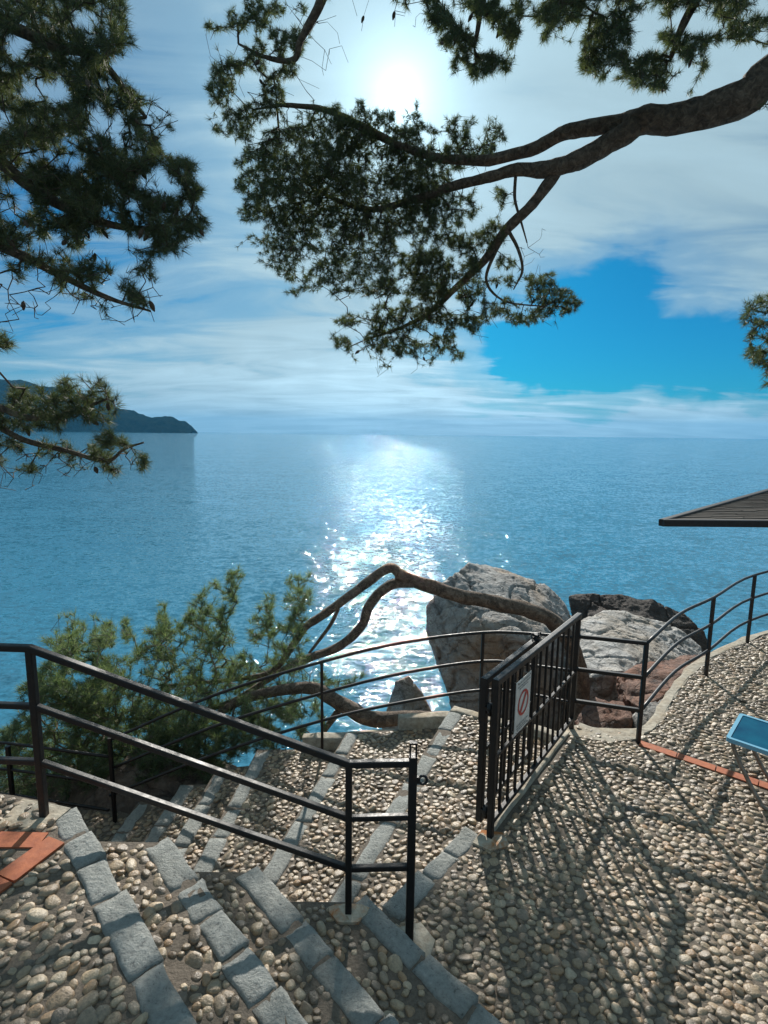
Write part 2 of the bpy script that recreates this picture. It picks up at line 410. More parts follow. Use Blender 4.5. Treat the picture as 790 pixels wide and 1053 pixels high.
def nosing(a, b, width, z, parent, lo=.2, hi=.42, gap=.004, height=.16, skew=.007):
    a, b = Vector((a[0], a[1])), Vector((b[0], b[1])); d = b-a; ln = d.length; d.normalize(); nrm = Vector((d.y, -d.x))
    mb = MB(); t = 0
    while t < ln-.03:
        l = min(random.uniform(lo, hi), ln-t)
        if ln-t-l < .1: l = ln-t
        sh = random.uniform(-skew, skew)
        p, q = a+d*t+nrm*sh, a+d*(t+l-gap)+nrm*(sh+random.uniform(-.006, .006))
        stone_block(mb, p, q, width*random.uniform(.9, 1.1), z+.008+random.uniform(-.004, .004), height)
        t += l
    return mb.build('nosing', M['granite'], parent)

# ------------------------------------------------------------------ layout of terraces and stairs
UN = Vector((.69, -.724))                                # direction of the near step edges
def nline(x0, t): return (x0+UN.x*t, 2.2+UN.y*t)
NA, NB, NC, ND = -1.38, -.96, -.555, -.045               # where each near edge meets y = 2.2
FENCE_A, FENCE_B = Vector((.64, 2.81)), Vector((1.52, 3.99))
EDGE = [(1.50, 4.04), (1.60, 4.05), (1.76, 3.97), (2.08, 3.97), (2.32, 4.2), (2.63, 4.58), (3.22, 5.22), (3.79, 5.66), (4.68, 6.22), (6.2, 6.9), (9, 7.6), (14, 8.2)]
RAIL_R = [(1.52, 3.99), (1.97, 3.81)]
# right terrace (level 0)
TERR = [nline(ND, .03), (.04, 2.26), (.60, 2.83)]+[tuple(FENCE_A+(FENCE_B-FENCE_A)*.03), tuple(FENCE_B)]+EDGE+[(14, -6), nline(ND, 11)]
mb = MB(); mb.prism(TERR, -2.6, 0)
terrace = tag(mb.build('terrace', M['mortar']), 'pebbled lower terrace right of the fence', 'terrace', kind='structure')
BR0, BR1 = Vector((1.98, 3.80)), Vector((3.9, 2.28))
def ang_t(x, y): return .15*math.sin(x*1.3)+.12*math.cos(y*1.7)
pebbles(TERR, 0, .0375, terrace, avoid=[(BR0, BR1, .055), (FENCE_A, FENCE_B, .035), (nline(ND, 0), nline(ND, 3), .012), ((.06, 2.30), (.56, 2.87), .065), ((.1, 2.14), (.2, 2.2), .05)]
        + [(EDGE[i], EDGE[i+1], .04) for i in range(2, 8)], size=(.66, .52), angle=ang_t, clip=(-.3, 6.2, .9, 7.0))
# terracotta strip set into it
mb = MB(); d = (BR1-BR0).normalized(); nn = int((BR1-BR0).length/.25)
for i in range(nn):
    c = BR0+d*(.25*(i+.5)); mb.box((c.x, c.y, -.006), .244, .075, .03, math.atan2(d.y, d.x), .003)
mb.build('brick_edging', M['terracotta'], terrace)
# mortar lip along the edge of the terrace
mb = MB()
pts = crom([(p[0], p[1], .0) for p in EDGE[1:10]], 5)
sec = [(-1, -2.5), (-1, .12), (-.6, .2), (.6, .22), (1, .1), (1, -2.5)]
mb.tube(pts, .042, section=sec, up=(0, 0, 1), smooth=False, wob=.6)
mb.build('kerb', M['concrete'], terrace)
nosing((.06, 2.30), (.56, 2.87), .12, 0, terrace)
# the stone rim continues beside the last near step
# left terrace (level .6)
UPT = [nline(NA, 0), nline(NA, 12), (-9, -9), (-9, 2.45), (-2.4, 2.42), (-1.75, 2.32), (-1.52, 2.27)]
mb = MB(); mb.prism(UPT, -2.6, .6)
upper = tag(mb.build('upper_terrace', M['mortar']), 'pebbled upper terrace with terracotta tiles', 'terrace', kind='structure')
pebbles(UPT, .6, .040, upper, avoid=[(nline(NA-.05, -.1), nline(NA-.05, 4), .05), ((-2.6, 2.035), (-1.42, 2.035), .055), ((-1.365, 2.035), (-1.70, 1.2), .058)], size=(.64, .50), skip=.02,
        angle=lambda x, y: .4, clip=(-2.6, .6, .2, 2.5))
nosing(nline(NA-.045, -.02), nline(NA-.045, 3.2), .12, .6, upper, .17, .40)
mb = MB()                                                # terracotta tile band on the upper terrace
for i in range(5): mb.box((-1.53-.212*i, 2.035, .592), .208, .085, .030, 0, .003)
q0, q1 = Vector((-1.365, 2.035)), Vector((-1.70, 1.2)); dq = (q1-q0).normalized()
for i in range(4):
    c = q0+dq*(.215*(i+.5)); mb.box((c.x, c.y, .594), .21, .095, .032, math.atan2(dq.y, dq.x), .003)
mb.build('tile_band', M['terracotta'], upper)
mb = MB(); mb.prism([(-1.68, 2.12), (-1.5, 2.1), (-1.44, 2.15), (-1.42, 2.23), (-1.52, 2.255), (-1.68, 2.29)], .5, .607); mb.build('concrete_pad', M['concrete'], upper)

# near flight: three steps between the upper and the lower terrace
near = empty('staircase', (-.6, 2.2, 0), 'wide flight of cobbled granite edged steps leading down from the terracotta tiled terrace', 'stairs')
for x0, x1, z in ((NA, NB, .45), (NB, NC, .30), (NC, ND, .15)):
    poly = [nline(x0, -.02), nline(x1, -.02), nline(x1, 11), nline(x0, 11)]
    mb = MB(); mb.prism(poly, -2.4, z)
    st = mb.build('step', M['mortar'], near)
    pebbles(poly, z, .039, st, avoid=[(nline(x1-.05, -.1), nline(x1-.05, 4), .058)], size=(.62, .47), skip=.10, angle=lambda x, y: -.7, clip=(-1.5, 1.6, .4, 2.3))
    nosing(nline(x1-.05, -.02), nline(x1-.05, 3.4), .12, z, st, .17, .42)
for c, z in (((-.14, 2.145), .15),):                     # rust stained mortar round the foot of the rail post
    mb = MB(); mb.prism([(c[0]+.085*math.cos(a)*(1+.25*math.sin(3*a)), c[1]+.06*math.sin(a)*(1+.2*math.cos(2*a))) for a in [i*PI/7 for i in range(14)]], z-.05, z+.014)
    mb.build('mortar_patch', M['rusty'], near)
mb = MB(); mb.prism([(.06, 2.08), (.22, 2.06), (.26, 2.16), (.2, 2.25), (.08, 2.22)], -.05, .012); mb.build('mortar_patch', M['concrete'], terrace)
mb = MB(); mb.prism([(.53, 2.76), (.62, 2.70), (.74, 2.74), (.72, 2.84), (.60, 2.86)], -.05, .013); mb.build('mortar_patch', M['rusty'], terrace)

# far flight: goes down to the left behind the railing
far = empty('staircase', (-.5, 3.3, -.5), 'narrow cobbled flight beyond the gate going down to the sea under the pine branches', 'stairs')
FL = [((.62, 4.53), (-.40, 2.24)), ((-.31, 4.40), (-.87, 2.24)), ((-1.09, 4.37), (-1.26, 2.24)), ((-1.44, 4.32), (-1.53, 2.24)), ((-1.75, 4.30), (-1.88, 2.24)), ((-2.12, 4.28), (-2.26, 2.24))]
poly = [(.0, 2.235), (.04, 2.262), (.60, 2.832), (.66, 2.85), (1.50, 3.99), (1.48, 4.06), (1.1, 4.28), FL[0][0], FL[0][1]]
zs = -.15
def far_step(poly, z, edge, dens=.039):
    mb = MB(); mb.prism(poly, -2.5, z); st = mb.build('step', M['mortar'], far)
    a, b = Vector(edge[0]), Vector(edge[1]); n = (b-a).normalized(); n = Vector((-n.y, n.x))
    if n.x < 0: n = -n
    a2, b2 = a+n*.062, b+n*.062
    pebbles(poly, z, dens, st, avoid=[(a2, b2, .058)], size=(.64, .52), angle=lambda x, y: .2, clip=(-4, 2, 2.2, 5))
    nosing(a2, b2, .12, z, st, .3, .55, .008, .15)
far_step(poly, zs, FL[0])
for k in range(1, 6):
    zs -= .15
    far_step([FL[k-1][0], FL[k-1][1], FL[k][1], FL[k][0]][::-1], zs, FL[k])
poly = [(-2.12, 4.28), (-2.26, 2.24), (-2.4, 2.5), (-6, 2.6), (-6, 4.6), (-2.3, 4.34)]
mb = MB(); mb.prism(poly, -2.5, zs-.15); st = mb.build('landing', M['mortar'], far); pebbles(poly, zs-.15, .05, st, clip=(-3.2, -2, 2.2, 4.5))
# rough mortar rim on the sea side of the far flight
rim = [((1.48, 4.05), -.02), ((1.1, 4.30), -.06), ((.64, 4.56), -.12), ((.15, 4.50), -.26), ((-.30, 4.44), -.27), ((-.7, 4.42), -.42)]
for (a, za), (b, zb) in zip(rim, rim[1:]):
    mb = MB(); stone_block(mb, a, b, .11, za-.07, .5); mb.build('rim_stone', M['concrete'], far)
# upstand under the picket fence
mb = MB(); a, b = FENCE_A+Vector((-.02, .02)), FENCE_B+Vector((-.03, .0)); stone_block(mb, a, b, .07, .02, .3); mb.build('kerb', M['concrete'], terrace)
mb = MB(); mb.prism([(1.42, 3.92), (1.56, 3.86), (1.75, 3.80), (2.02, 3.86), (2.1, 3.96), (1.76, 3.965), (1.60, 4.04), (1.46, 4.02)], -.05, .010); mb.build('concrete_pad', M['concrete'], terrace)

# ------------------------------------------------------------------ railings
def post(parent, p, z0, z1, r, m='black', round_=False, cap=False):
    mb = MB(); mb.tube([(p[0], p[1], z0), (p[0], p[1], z1)], r, section=None if round_ else SQ, n=12, up=(0, 1, 0), smooth=round_)
    if cap: mb.tube([(p[0], p[1], z0+.002), (p[0], p[1], z0+.012)], r*2.0, n=12)
    return mb.build('post', M[m], parent)
def rail(parent, pts, r, round_=False, name='rail'):
    mb = MB(); mb.tube(pts, r, section=None if round_ else SQ, n=12, up=(0, 0, 1), smooth=round_)
    return mb.build(name, M['black'], parent)

R1 = empty('stair_railing', (-1.5, 2.17, .6), 'black square tube handrail sloping down beside the near cobbled steps to the gateway', 'railing')
pA, pB, pC = Vector((-1.51, 2.18)), Vector((-.14, 2.15)), Vector((.14, 2.155))
zt = {'A': (1.395, 1.13, .868), 'B': (.895, .635, .385), 'C': (.90, .642, .392)}
post(R1, pA, .58, 1.385, .0155); post(R1, pB, .13, .888, .0145); post(R1, pC, -.02, .935, .0185)
post(R1, (-3.0, 2.25), .55, 1.38, .023)
for i, r in enumerate((.0150, .0128, .0128)):
    rail(R1, [(-3.6, 2.27, zt['A'][i]), (-1.51, 2.18, zt['A'][i]), (-.14, 2.15, zt['B'][i]), (.14-.015, 2.155, zt['C'][i])], r)
mb = MB()                                                # forked catch on the end post
for s in (-1, 1): mb.box((.14+s*.013, 2.155, .96), .007, .022, .065)
mb.box((.14, 2.155, .995), .033, .022, .008); mb.build('latch', M['black'], R1)
mb = MB(); mb.tube([(.185+.018*math.cos(a), 2.155, .82+.02*math.sin(a)) for a in [i*PI/6 for i in range(13)]], .006, n=6); mb.box((.165, 2.155, .82), .016, .014, .03); mb.build('padlock_eye', M['black'], R1)

R2 = empty('stair_railing', (.87, 4.35, -.15), 'thin black curved handrail on the seaward side of the far steps', 'railing')
top = [D(113, 761, 4.22), D(220, 715, 4.27), D(331, 680.5, 4.31), D(415, 660.5, 4.34), D(497, 650.5, 4.36), D(545, 651.5, 4.24), D(590, 655.5, 4.02)]
mid = [D(113, 791, 4.22), D(220, 747, 4.27), D(331, 713, 4.31), D(415, 692, 4.34), D(497, 680, 4.36), D(545, 684, 4.24), D(590, 690, 4.02)]
low = [D(113, 818, 4.22), D(220, 776, 4.27), D(331, 741, 4.31), D(415, 722, 4.34), D(497, 709.5, 4.36), D(545, 714, 4.24), D(590, 723, 4.02)]
for l in (top, mid, low): rail(R2, crom(l, 4), .0130, True)
post(R2, (-2.31, 4.22), -1.1, top[0].z+.02, .015); post(R2, (top[2].x, 4.31), -.45, top[2].z, .0115); post(R2, (top[4].x, 4.36), -.2, top[4].z, .013)
for y in (778, 806, 833):
    a = D(112, y, 4.22); rail(R2, [(-5.5, 4.5, a.z), (-3.32, 4.40, a.z), a], .013, True)
post(R2, (-3.32, 4.40), -1.1, D(112, 778, 4.22).z-.03, .017)

R3 = empty('terrace_railing', (1.97, 3.81, 0), 'black handrail curving away along the outer edge of the pebbled terrace', 'railing')
k = [(FENCE_B.x, FENCE_B.y), (1.97, 3.81), (3.19, 4.99), (4.19, 5.87), (5.6, 6.6), (7.5, 7.1), (10, 7.5)]
for h in (.80, .53, .265):
    rail(R3, [(k[0][0], k[0][1], h-.02), (k[1][0], k[1][1], h)], .0145, False)
    c = crom([(k[1][0], k[1][1], h), (2.6, 4.50, h), (k[2][0], k[2][1], h), (k[3][0], k[3][1], h), (k[4][0], k[4][1], h), (k[5][0], k[5][1], h)], 5)
    rail(R3, c, .0135, True)
for q in k[1:6]: post(R3, q, -.02, .80, .0150, cap=False)

# ------------------------------------------------------------------ fence panel, gate, sign
FD = (FENCE_B-FENCE_A).normalized(); FLEN = (FENCE_B-FENCE_A).length; FN = Vector((-FD.y, FD.x))
fence = empty('picket_fence', (FENCE_A.x, FENCE_A.y, 0), 'fixed black iron picket fence panel carrying the white prohibition sign', 'fence')
def fp(t, z, off=0): p = FENCE_A+FD*t+FN*off; return (p.x, p.y, z)
def ftube(parent, name, a, b, r): mb = MB(); mb.tube([a, b], r, section=SQ, up=(FN.x, FN.y, 0), smooth=False); return mb.build(name, M['black'], parent)
for t in (0, FLEN): ftube(fence, 'post', fp(t, -.03), fp(t, .955), .0175)
ftube(fence, 'rail', fp(-.02, .965), fp(FLEN+.02, .945), .019); ftube(fence, 'rail', fp(0, .10), fp(FLEN, .09), .014); ftube(fence, 'rail', fp(0, .50), fp(FLEN, .49), .010)
npk = 13
for i in range(1, npk): ftube(fence, 'picket', fp(FLEN*i/npk, .09), fp(FLEN*i/npk, .95), .0080)
gate = empty('gate', (FENCE_A.x-.06, FENCE_A.y+.04, 0), 'open black iron picket gate folded back behind the fence panel', 'gate')
GO = .085; g0, g1 = .03, .80
ftube(gate, 'stile', fp(g0, .06, GO), fp(g0, .92, GO), .020); ftube(gate, 'stile', fp(g1, .06, GO), fp(g1, .98, GO), .019)
ftube(gate, 'rail', fp(g0-.02, .935, GO), fp(g1-.02, .93, GO), .020); ftube(gate, 'rail', fp(g0, .12, GO), fp(g1, .12, GO), .014); ftube(gate, 'rail', fp(g0, .5, GO), fp(g1, .5, GO), .010)
for i in range(1, 7): ftube(gate, 'picket', fp(g0+(g1-g0)*i/7, .12, GO), fp(g0+(g1-g0)*i/7, .93, GO), .0080)
for z in (.14, .78):
    mb = MB(); mb.tube([fp(.015, z-.035, GO*.5), fp(.015, z+.035, GO*.5)], .017, n=10); mb.box(fp(.015, z, GO*.5), .02, .06, .02, math.atan2(FD.y, FD.x)); mb.build('hinge', M['black'], gate)
mb = MB()                                                # drooping chain at the free end
for i in range(7):
    t = i/6; c = Vector(fp(g1-.06+.05*t, .985-.05*math.sin(PI*t), GO-.03*t)); mb.tube([c+Vector((.012*math.cos(a), .006*math.sin(a), .014*math.sin(a))) for a in [j*PI/4 for j in range(9)]], .004, n=5)
mb.build('chain', M['black'], gate)

sign = empty('warning_sign', fp(.32, .6, -.03), 'white notice board with a red prohibition circle wired onto the fence', 'sign')
SO = -.030
def sp(u, v, o=0): return fp(.215+.225*u, .545+.335*v, SO-o)      # u along, v up
def quad_box(name, u0, u1, v0, v1, o, th, m):
    mb = MB(); A = [sp(u0, v0, o), sp(u1, v0, o), sp(u1, v1, o), sp(u0, v1, o)]; B = [sp(u0, v0, o-th), sp(u1, v0, o-th), sp(u1, v1, o-th), sp(u0, v1, o-th)]
    mb.add(A+B, [(0, 1, 2, 3), (7, 6, 5, 4), (0, 4, 5, 1), (1, 5, 6, 2), (2, 6, 7, 3), (3, 7, 4, 0)]); return mb.build(name, m, sign)
quad_box('board', 0, 1, 0, 1, 0, .004, M['sign'])
mb = MB(); nseg = 40; cu, cv = .5, .52; ru, rv = .36, .36*.225/.335
vs = []; fs = []
for i in range(nseg):
    a = 2*PI*i/nseg
    for s in (1, .80): vs.append(sp(cu+ru*s*math.cos(a), cv+rv*s*math.sin(a), .0025))
for i in range(nseg): j = (i+1) % nseg; fs.append((2*i, 2*j, 2*j+1, 2*i+1))
mb.add(vs, fs); mb.build('prohibition_ring', M['red'], sign)
mb = MB(); a = math.radians(52); du, dv = math.cos(a), math.sin(a)*.225/.335; w = .045
mb.add([sp(cu-ru*.82*du-w, cv-ru*.82*dv+w*.5, .0026), sp(cu-ru*.82*du+w, cv-ru*.82*dv-w*.5, .0026), sp(cu+ru*.82*du+w, cv+ru*.82*dv-w*.5, .0026), sp(cu+ru*.82*du-w, cv+ru*.82*dv+w*.5, .0026)], [(0, 1, 2, 3)])
mb.build('slash', M['red'], sign)
for rows_ in (((.95, .1, .9), (.89, .08, .92), (.84, .2, .8)), ((.15, .1, .9), (.10, .1, .75), (.055, .15, .85))):
    mb = MB()
    for v, u0, u1 in rows_:
        x = u0
        while x < u1:
            e = min(u1, x+random.uniform(.05, .14)); mb.add([sp(x, v-.011, .0025), sp(e, v-.011, .0025), sp(e, v+.011, .0025), sp(x, v+.011, .0025)], [(0, 1, 2, 3)]); x = e+.03
    mb.build('small_print', M['grey_ink'], sign)
for u in (.1, .9):
    for v in (.03, .97): mb = MB(); mb.tube([sp(u, v, .004), sp(u, v, -.04)], .004, n=6); mb.build('wire_tie', M['metal'], sign)

# ------------------------------------------------------------------ blue table
TZ = .42
tA, tB, tC, tD_ = G(761, 733, TZ), G(746.5, 758, TZ), G(790, 766.5, TZ), G(790, 737, TZ)
e2 = (tA-tB).normalized(); e1 = Vector((e2.y, -e2.x, 0)); wdt = .62; dep = (tA-tB).dot(e2)
table = empty('outdoor_table', (tB.x+.3, tB.y+.1, 0), 'low garden table with a blue top on a bent flat metal leg', 'table')
def tp(u, v, z): p = tB+e1*u+e2*v; return (p.x, p.y, z)
def rrect(u0, u1, v0, v1, r, n=4):
    out = []
    for cu_, cv_, a0 in ((u1-r, v1-r, 0), (u0+r, v1-r, 90), (u0+r, v0+r, 180), (u1-r, v0+r, 270)):
        for i in range(n+1): a = math.radians(a0+90*i/n); out.append((cu_+r*math.cos(a), cv_+r*math.sin(a)))
    return out
mb = MB(); mb.prism([tp(u, v, 0)[:2] for u, v in rrect(.02, wdt-.02, .02, dep-.02, .012)], TZ-.018, TZ-.004); mb.build('tabletop', M['blue_top'], table)
mb = MB(); o_ = rrect(0, wdt, 0, dep, .02); i_ = rrect(.022, wdt-.022, .022, dep-.022, .01); n = len(o_)
vs = [tp(u, v, TZ) for u, v in o_]+[tp(u, v, TZ) for u, v in i_]+[tp(u, v, TZ-.028) for u, v in o_]+[tp(u, v, TZ-.028) for u, v in i_]
fs = []
for i in range(n):
    j = (i+1) % n; fs += [(i, j, n+j, n+i), (2*n+i, 3*n+i, 3*n+j, 2*n+j), (i, 2*n+i, 2*n+j, j), (n+i, n+j, 3*n+j, 3*n+i)]
mb.add(vs, fs); mb.build('rim', M['rim'], table)
for v in (.05, dep-.05):
    mb = MB(); c = crom([tp(.03, v, TZ-.03), tp(.05, v, TZ-.10), tp(.13, v, TZ-.25), tp(.20, v, .06), tp(.26, v, .016), tp(.58, v, .016)], 5)
    mb.tube(c, .013, n=10); mb.build('leg', M['metal'], table)
for u in (.3, .56):
    mb = MB(); mb.tube([tp(u, .05, .02), tp(u, dep-.05, .02)], .011, n=8); mb.build('stretcher', M['metal'], table)
mb = MB(); c = crom([tp(wdt-.03, dep*.5, TZ-.03), tp(wdt-.05, dep*.5, TZ-.15), tp(.56, dep*.5, .03)], 5); mb.tube(c, .013, n=10); mb.build('leg', M['metal'], table)

# ------------------------------------------------------------------ sea, shore, hill
mb = MB(); SEA = -3.5; mb.add([(-12000, -200, SEA), (12000, -200, SEA), (12000, 14000, SEA), (-12000, 14000, SEA)], [(0, 1, 2, 3)])
tag(mb.build('sea', M['sea']), 'calm blue sea glittering under the sun', 'sea', kind='structure')
nx, ny = 120, 50; vs = []; fs = []
for j in range(ny+1):
    for i in range(nx+1):
        x = -14+30*i/nx; y = 1.5+10*j/ny
        base = max(0, x-4)*.42
        t = max(0, y-4.2-base*.9)
        z = -1.75-.42*t-.02*t*t
        q = Vector((x*.7, y*.7, 3)); z += .55*mn.fractal(q, 1.0, 2.0, 5)-.25*abs(mn.noise(q*2.3))
        z += 1.3*math.exp(-((x+1.9)/1.2)**2-((y-5.0)/.9)**2)+.5*math.exp(-((x+3.6)/1)**2-((y-5.0)/.9)**2)
        if y < 4.45: z = min(z, -1.45)
        vs.append((x, y, z))
for j in range(ny):
    for i in range(nx): a = j*(nx+1)+i; fs.append((a, a+1, a+nx+2, a+nx+1))
mb = MB(); mb.add(vs, fs, 0, True); tag(mb.build('rocky_shore', M['shore']), 'brown rocky slope falling from the terraces to the water', 'shore', kind='structure')

prof = [(-420, 400), (-200, 380), (-100, 378), (-40, 386), (0, 390), (20, 391), (45, 397), (70, 400), (100, 409), (125, 420), (150, 427.5), (178, 430), (192, 434), (197, 439), (199.5, 443)]
HD = 2600.; vs = []; fs = []; cols = []
for i in range(321):
    x = -420+619.5*i/320
    y = np.interp(x, [p[0] for p in prof], [p[1] for p in prof])
    top_ = D(x, y, HD); hgt = max(.5, top_.z-SEA)
    hgt += min(9, hgt*.12)*mn.fractal(Vector((top_.x*.012, 0, 4)), 1, 2, 5)+min(6, hgt*.3)*abs(mn.noise(Vector((top_.x*.09, 0, 8))))
    row = []
    for j in range(21):
        t = (j-10)/10
        prof_h = (1-abs(t)**1.3)
        wd = 60+hgt*1.8
        yy = HD+t*wd
        zz = SEA-2+(hgt+2)*prof_h*(1+.18*mn.fractal(Vector((top_.x*.006, yy*.006, 0)), 1, 2, 4)*(1-prof_h))
        zz += 3.0*mn.noise(Vector((top_.x*.05, yy*.05, 0)))*min(1, prof_h*3)
        row.append((top_.x*(yy/HD)**.2, yy, zz))
    cols.append(row)
for i, row in enumerate(cols):
    vs += row
for i in range(320):
    for j in range(20): a = i*21+j; fs.append((a, a+1, a+22, a+21))
mb = MB(); mb.add(vs, fs, 0, True); tag(mb.build('headland', M['hill']), 'wooded headland falling to the sea on the horizon', 'hill', kind='structure')

# ------------------------------------------------------------------ boulders
def boulder(pts, m, label, amp=.12, freq=1.3, cuts=5, seed=0, name='boulder'):
    bm = bmesh.new()
    for p in pts: bm.verts.new(p)
    bmesh.ops.convex_hull(bm, input=bm.verts)
    bmesh.ops.delete(bm, geom=[v for v in bm.verts if not v.link_faces], context='VERTS')
    for _ in range(cuts):
        bmesh.ops.triangulate(bm, faces=[f for f in bm.faces if len(f.verts) > 3])
        ln = [e for e in bm.edges if e.calc_length() > .055]
        if not ln: break
        bmesh.ops.subdivide_edges(bm, edges=ln, cuts=1)
    bmesh.ops.triangulate(bm, faces=[f for f in bm.faces if len(f.verts) > 3])
    for _ in range(1): bmesh.ops.smooth_vert(bm, verts=bm.verts, factor=.35, use_axis_x=True, use_axis_y=True, use_axis_z=True)
    bm.normal_update()
    off = Vector((seed*7.3, seed*3.1, seed)); mv = []
    for v in bm.verts:
        q = v.co*freq+off
        h = amp*.55*mn.fractal(q*.8, 1.0, 2.1, 3)
        wq = q+Vector((mn.noise(q*1.3), mn.noise(q*1.3+Vector((7, 0, 0))), mn.noise(q*1.3+Vector((0, 7, 0)))))*.5
        cd = mn.voronoi(Vector((wq.x*.8, wq.y*.8, wq.z*1.5+wq.x*.5)))[0]
        h -= amp*.42*max(0, .05-(cd[1]-cd[0]))/.05
        q2 = q*4.3
        h += amp*.22*(.3-abs(mn.noise(q2)))+amp*.13*(.3-abs(mn.noise(Vector((q2.x*2.2, q2.y*2.2, q2.z*4.4)))))+amp*.05*mn.noise(q2*6)
        mv.append(v.normal*h)
    for v, d_ in zip(bm.verts, mv): v.co += d_
    me = bpy.data.meshes.new(name); bm.to_mesh(me); bm.free(); me.materials.append(m)
    me.polygons.foreach_set('use_smooth', [True]*len(me.polygons))
    o = bpy.data.objects.new(name, me); COL.objects.link(o)
    tag(o, label, 'rock', 'boulders by the water'); return o
boulder([D(482, 578, 9.0), D(500, 580, 9.4), D(455, 600, 8.6), D(438, 624, 8.5), D(440, 655, 8.2), D(456, 700, 8.0), D(474, 728, 7.9), D(520, 592, 8.9), D(560, 604, 9.2), D(588, 636, 9.0),
         D(560, 660, 7.3), D(500, 648, 7.5), D(600, 680, 8.6), D(590, 790, 7.6), D(480, 770, 8.0), D(470, 640, 11), D(580, 640, 11), D(560, 790, 10.5), D(480, 780, 10.5)], M['rock_pale'],
        'huge pale grey boulder with rusty streaks behind the bare pine limb', .16, 1.0, 6, 1)
boulder([D(590, 640, 9.0), D(620, 628, 9.5), D(650, 634, 9.8), D(690, 643, 9.8), D(722, 664, 9.4), D(730, 690, 8.6), D(700, 715, 7.4), D(640, 690, 7.2), D(592, 700, 7.3), D(585, 760, 7.4), D(700, 790, 7.5), D(640, 640, 11.5), D(720, 680, 11), D(600, 760, 10.5), D(735, 770, 9)], M['rock_white'],
        'broad whitish rock slab between the big boulder and the curved handrail', .15, 1.2, 6, 2)
boulder([D(586, 613, 15), D(640, 611, 15), D(672, 616, 14.8), D(704, 632, 14.5), D(724, 650, 14), D(730, 675, 13.6), D(600, 690, 13.8), D(590, 650, 14), D(660, 640, 17), D(600, 640, 17), D(700, 690, 14), D(650, 662, 13)], M['rock_dark'],
        'dark wet rock rising from the sea behind the white slab', .2, .9, 6, 3)
boulder([D(637, 694, 6.5), D(664, 682, 6.8), D(700, 673, 7.2), D(726, 674, 7.3), D(705, 705, 6.0), D(660, 728, 5.6), D(638, 716, 6.0), D(700, 690, 8), D(650, 800, 6), D(720, 770, 6.5), D(640, 760, 7.2)], M['rock_red'],
        'reddish brown rock wedged below the bend of the handrail', .14, 2.0, 6, 4)
boulder([D(590, 742, 5.6), D(612, 716, 5.7), D(640, 722, 5.5), D(650, 740, 5.1), D(655, 790, 4.9), D(600, 800, 5.0), D(590, 780, 6), D(640, 740, 6.3), D(610, 840, 5.5)], M['rock_red'],
        'dark reddish rock at the foot of the iron fence end post', .11, 2.4, 5, 5)
boulder([D(650, 738, 5.2), D(662, 722, 5.4), D(690, 716, 5.6), D(700, 730, 5.3), D(665, 775, 4.8), D(700, 790, 5.2), D(650, 790, 5.2), D(690, 740, 6.2)], M['rock_pale'],
        'small beige rock between the reddish rock and the terrace edge', .08, 2.6, 5, 6)
boulder([D(392, 745, 9.6), D(408, 700, 10), D(420, 694, 10.2), D(436, 715, 10), D(448, 745, 9.6), D(430, 760, 9.2), D(400, 765, 9.3), D(420, 740, 11.2), D(440, 775, 11), D(395, 775, 11)], M['rock_pale'],
        'small pointed grey rock in the glittering water left of the big boulder', .1, 1.6, 5, 7)
boulder([(-2.9, 3.5, -1.05), (-2.35, 3.4, -1.0), (-2.4, 3.8, -.78), (-2.7, 3.9, -.75), (-2.9, 3.8, -.95), (-2.3, 3.7, -1.1), (-2.6, 3.3, -1.1)], M['rock_dark'],
        'dark stone at the foot of the far steps under the pine crown', .05, 4, 4, 8)

# ------------------------------------------------------------------ pine trees
HAZE = .6e-4
THR = [.06]
DENS = [1.55]
def noise2(x, y, s, o=0): return mn.fractal(Vector((x/s, y/s, o)), 1.0, 2.0, 3)
def cluster(poly, d0, d1, n, scale=42, thr=-.12, off=0, soft=.25):
    n = int(n*DENS[0]); xs = [p[0] for p in poly]; ys = [p[1] for p in poly]; out = []
    tries = 0
    while len(out) < n and tries < n*40:
        tries += 1
        x, y = random.uniform(min(xs), max(xs)), random.uniform(min(ys), max(ys))
        rag = min(26, .13*(max(xs)-min(xs)))
        if not in_poly(x+rag*noise2(x, y, 22, 51), y+rag*noise2(x, y, 22, 57), poly): continue
        g = noise2(x, y, scale, off)-THR[0]
        if g < thr and random.random() > soft*math.exp((g-thr)*9): continue
        dd = d0+(d1-d0)*min(1, max(0, .5+.45*noise2(x, y, scale*1.6, off+17)+random.gauss(0, .22)))
        out.append(D(x, y, dd))
    return out
def grow(seeds, targets, step=.14, jit=.007, droop=0.0, nt_=10**9):
    """connects the foliage points to the limbs by a branching net of twigs"""
    ns = len(seeds); cap = ns+len(targets)*14
    P = np.zeros((cap, 3)); P[:ns] = [tuple(s) for s in seeds]; par = [-1]*ns; n = ns
    T = np.array([tuple(t) for t in targets]); SP = P[:ns]
    dist = np.min(np.linalg.norm(T[:, None, :]-SP[None, ::2, :], axis=2), axis=1)
    tips = []
    for i in np.argsort(dist):
        t = T[i]; d = np.linalg.norm(P[:n]-t, axis=1); j = int(np.argmin(d+np.where(np.arange(n) < ns, .0, .02)))
        k = max(1, min(12, int(d[j]/step))); a = P[j].copy(); p = j
        perp = RNG.normal(0, 1, 3)*d[j]*.10
        for q in range(1, k+1):
            u = q/k; w = a+(t-a)*u+perp*math.sin(PI*u)+(RNG.normal(0, jit, 3) if q < k else 0)
            w[2] -= droop*math.sin(PI*u)*d[j]
            P[n] = w; par.append(p); p = n; n += 1
        if i < nt_: tips.append(p)
    return P[:n], par, tips, ns
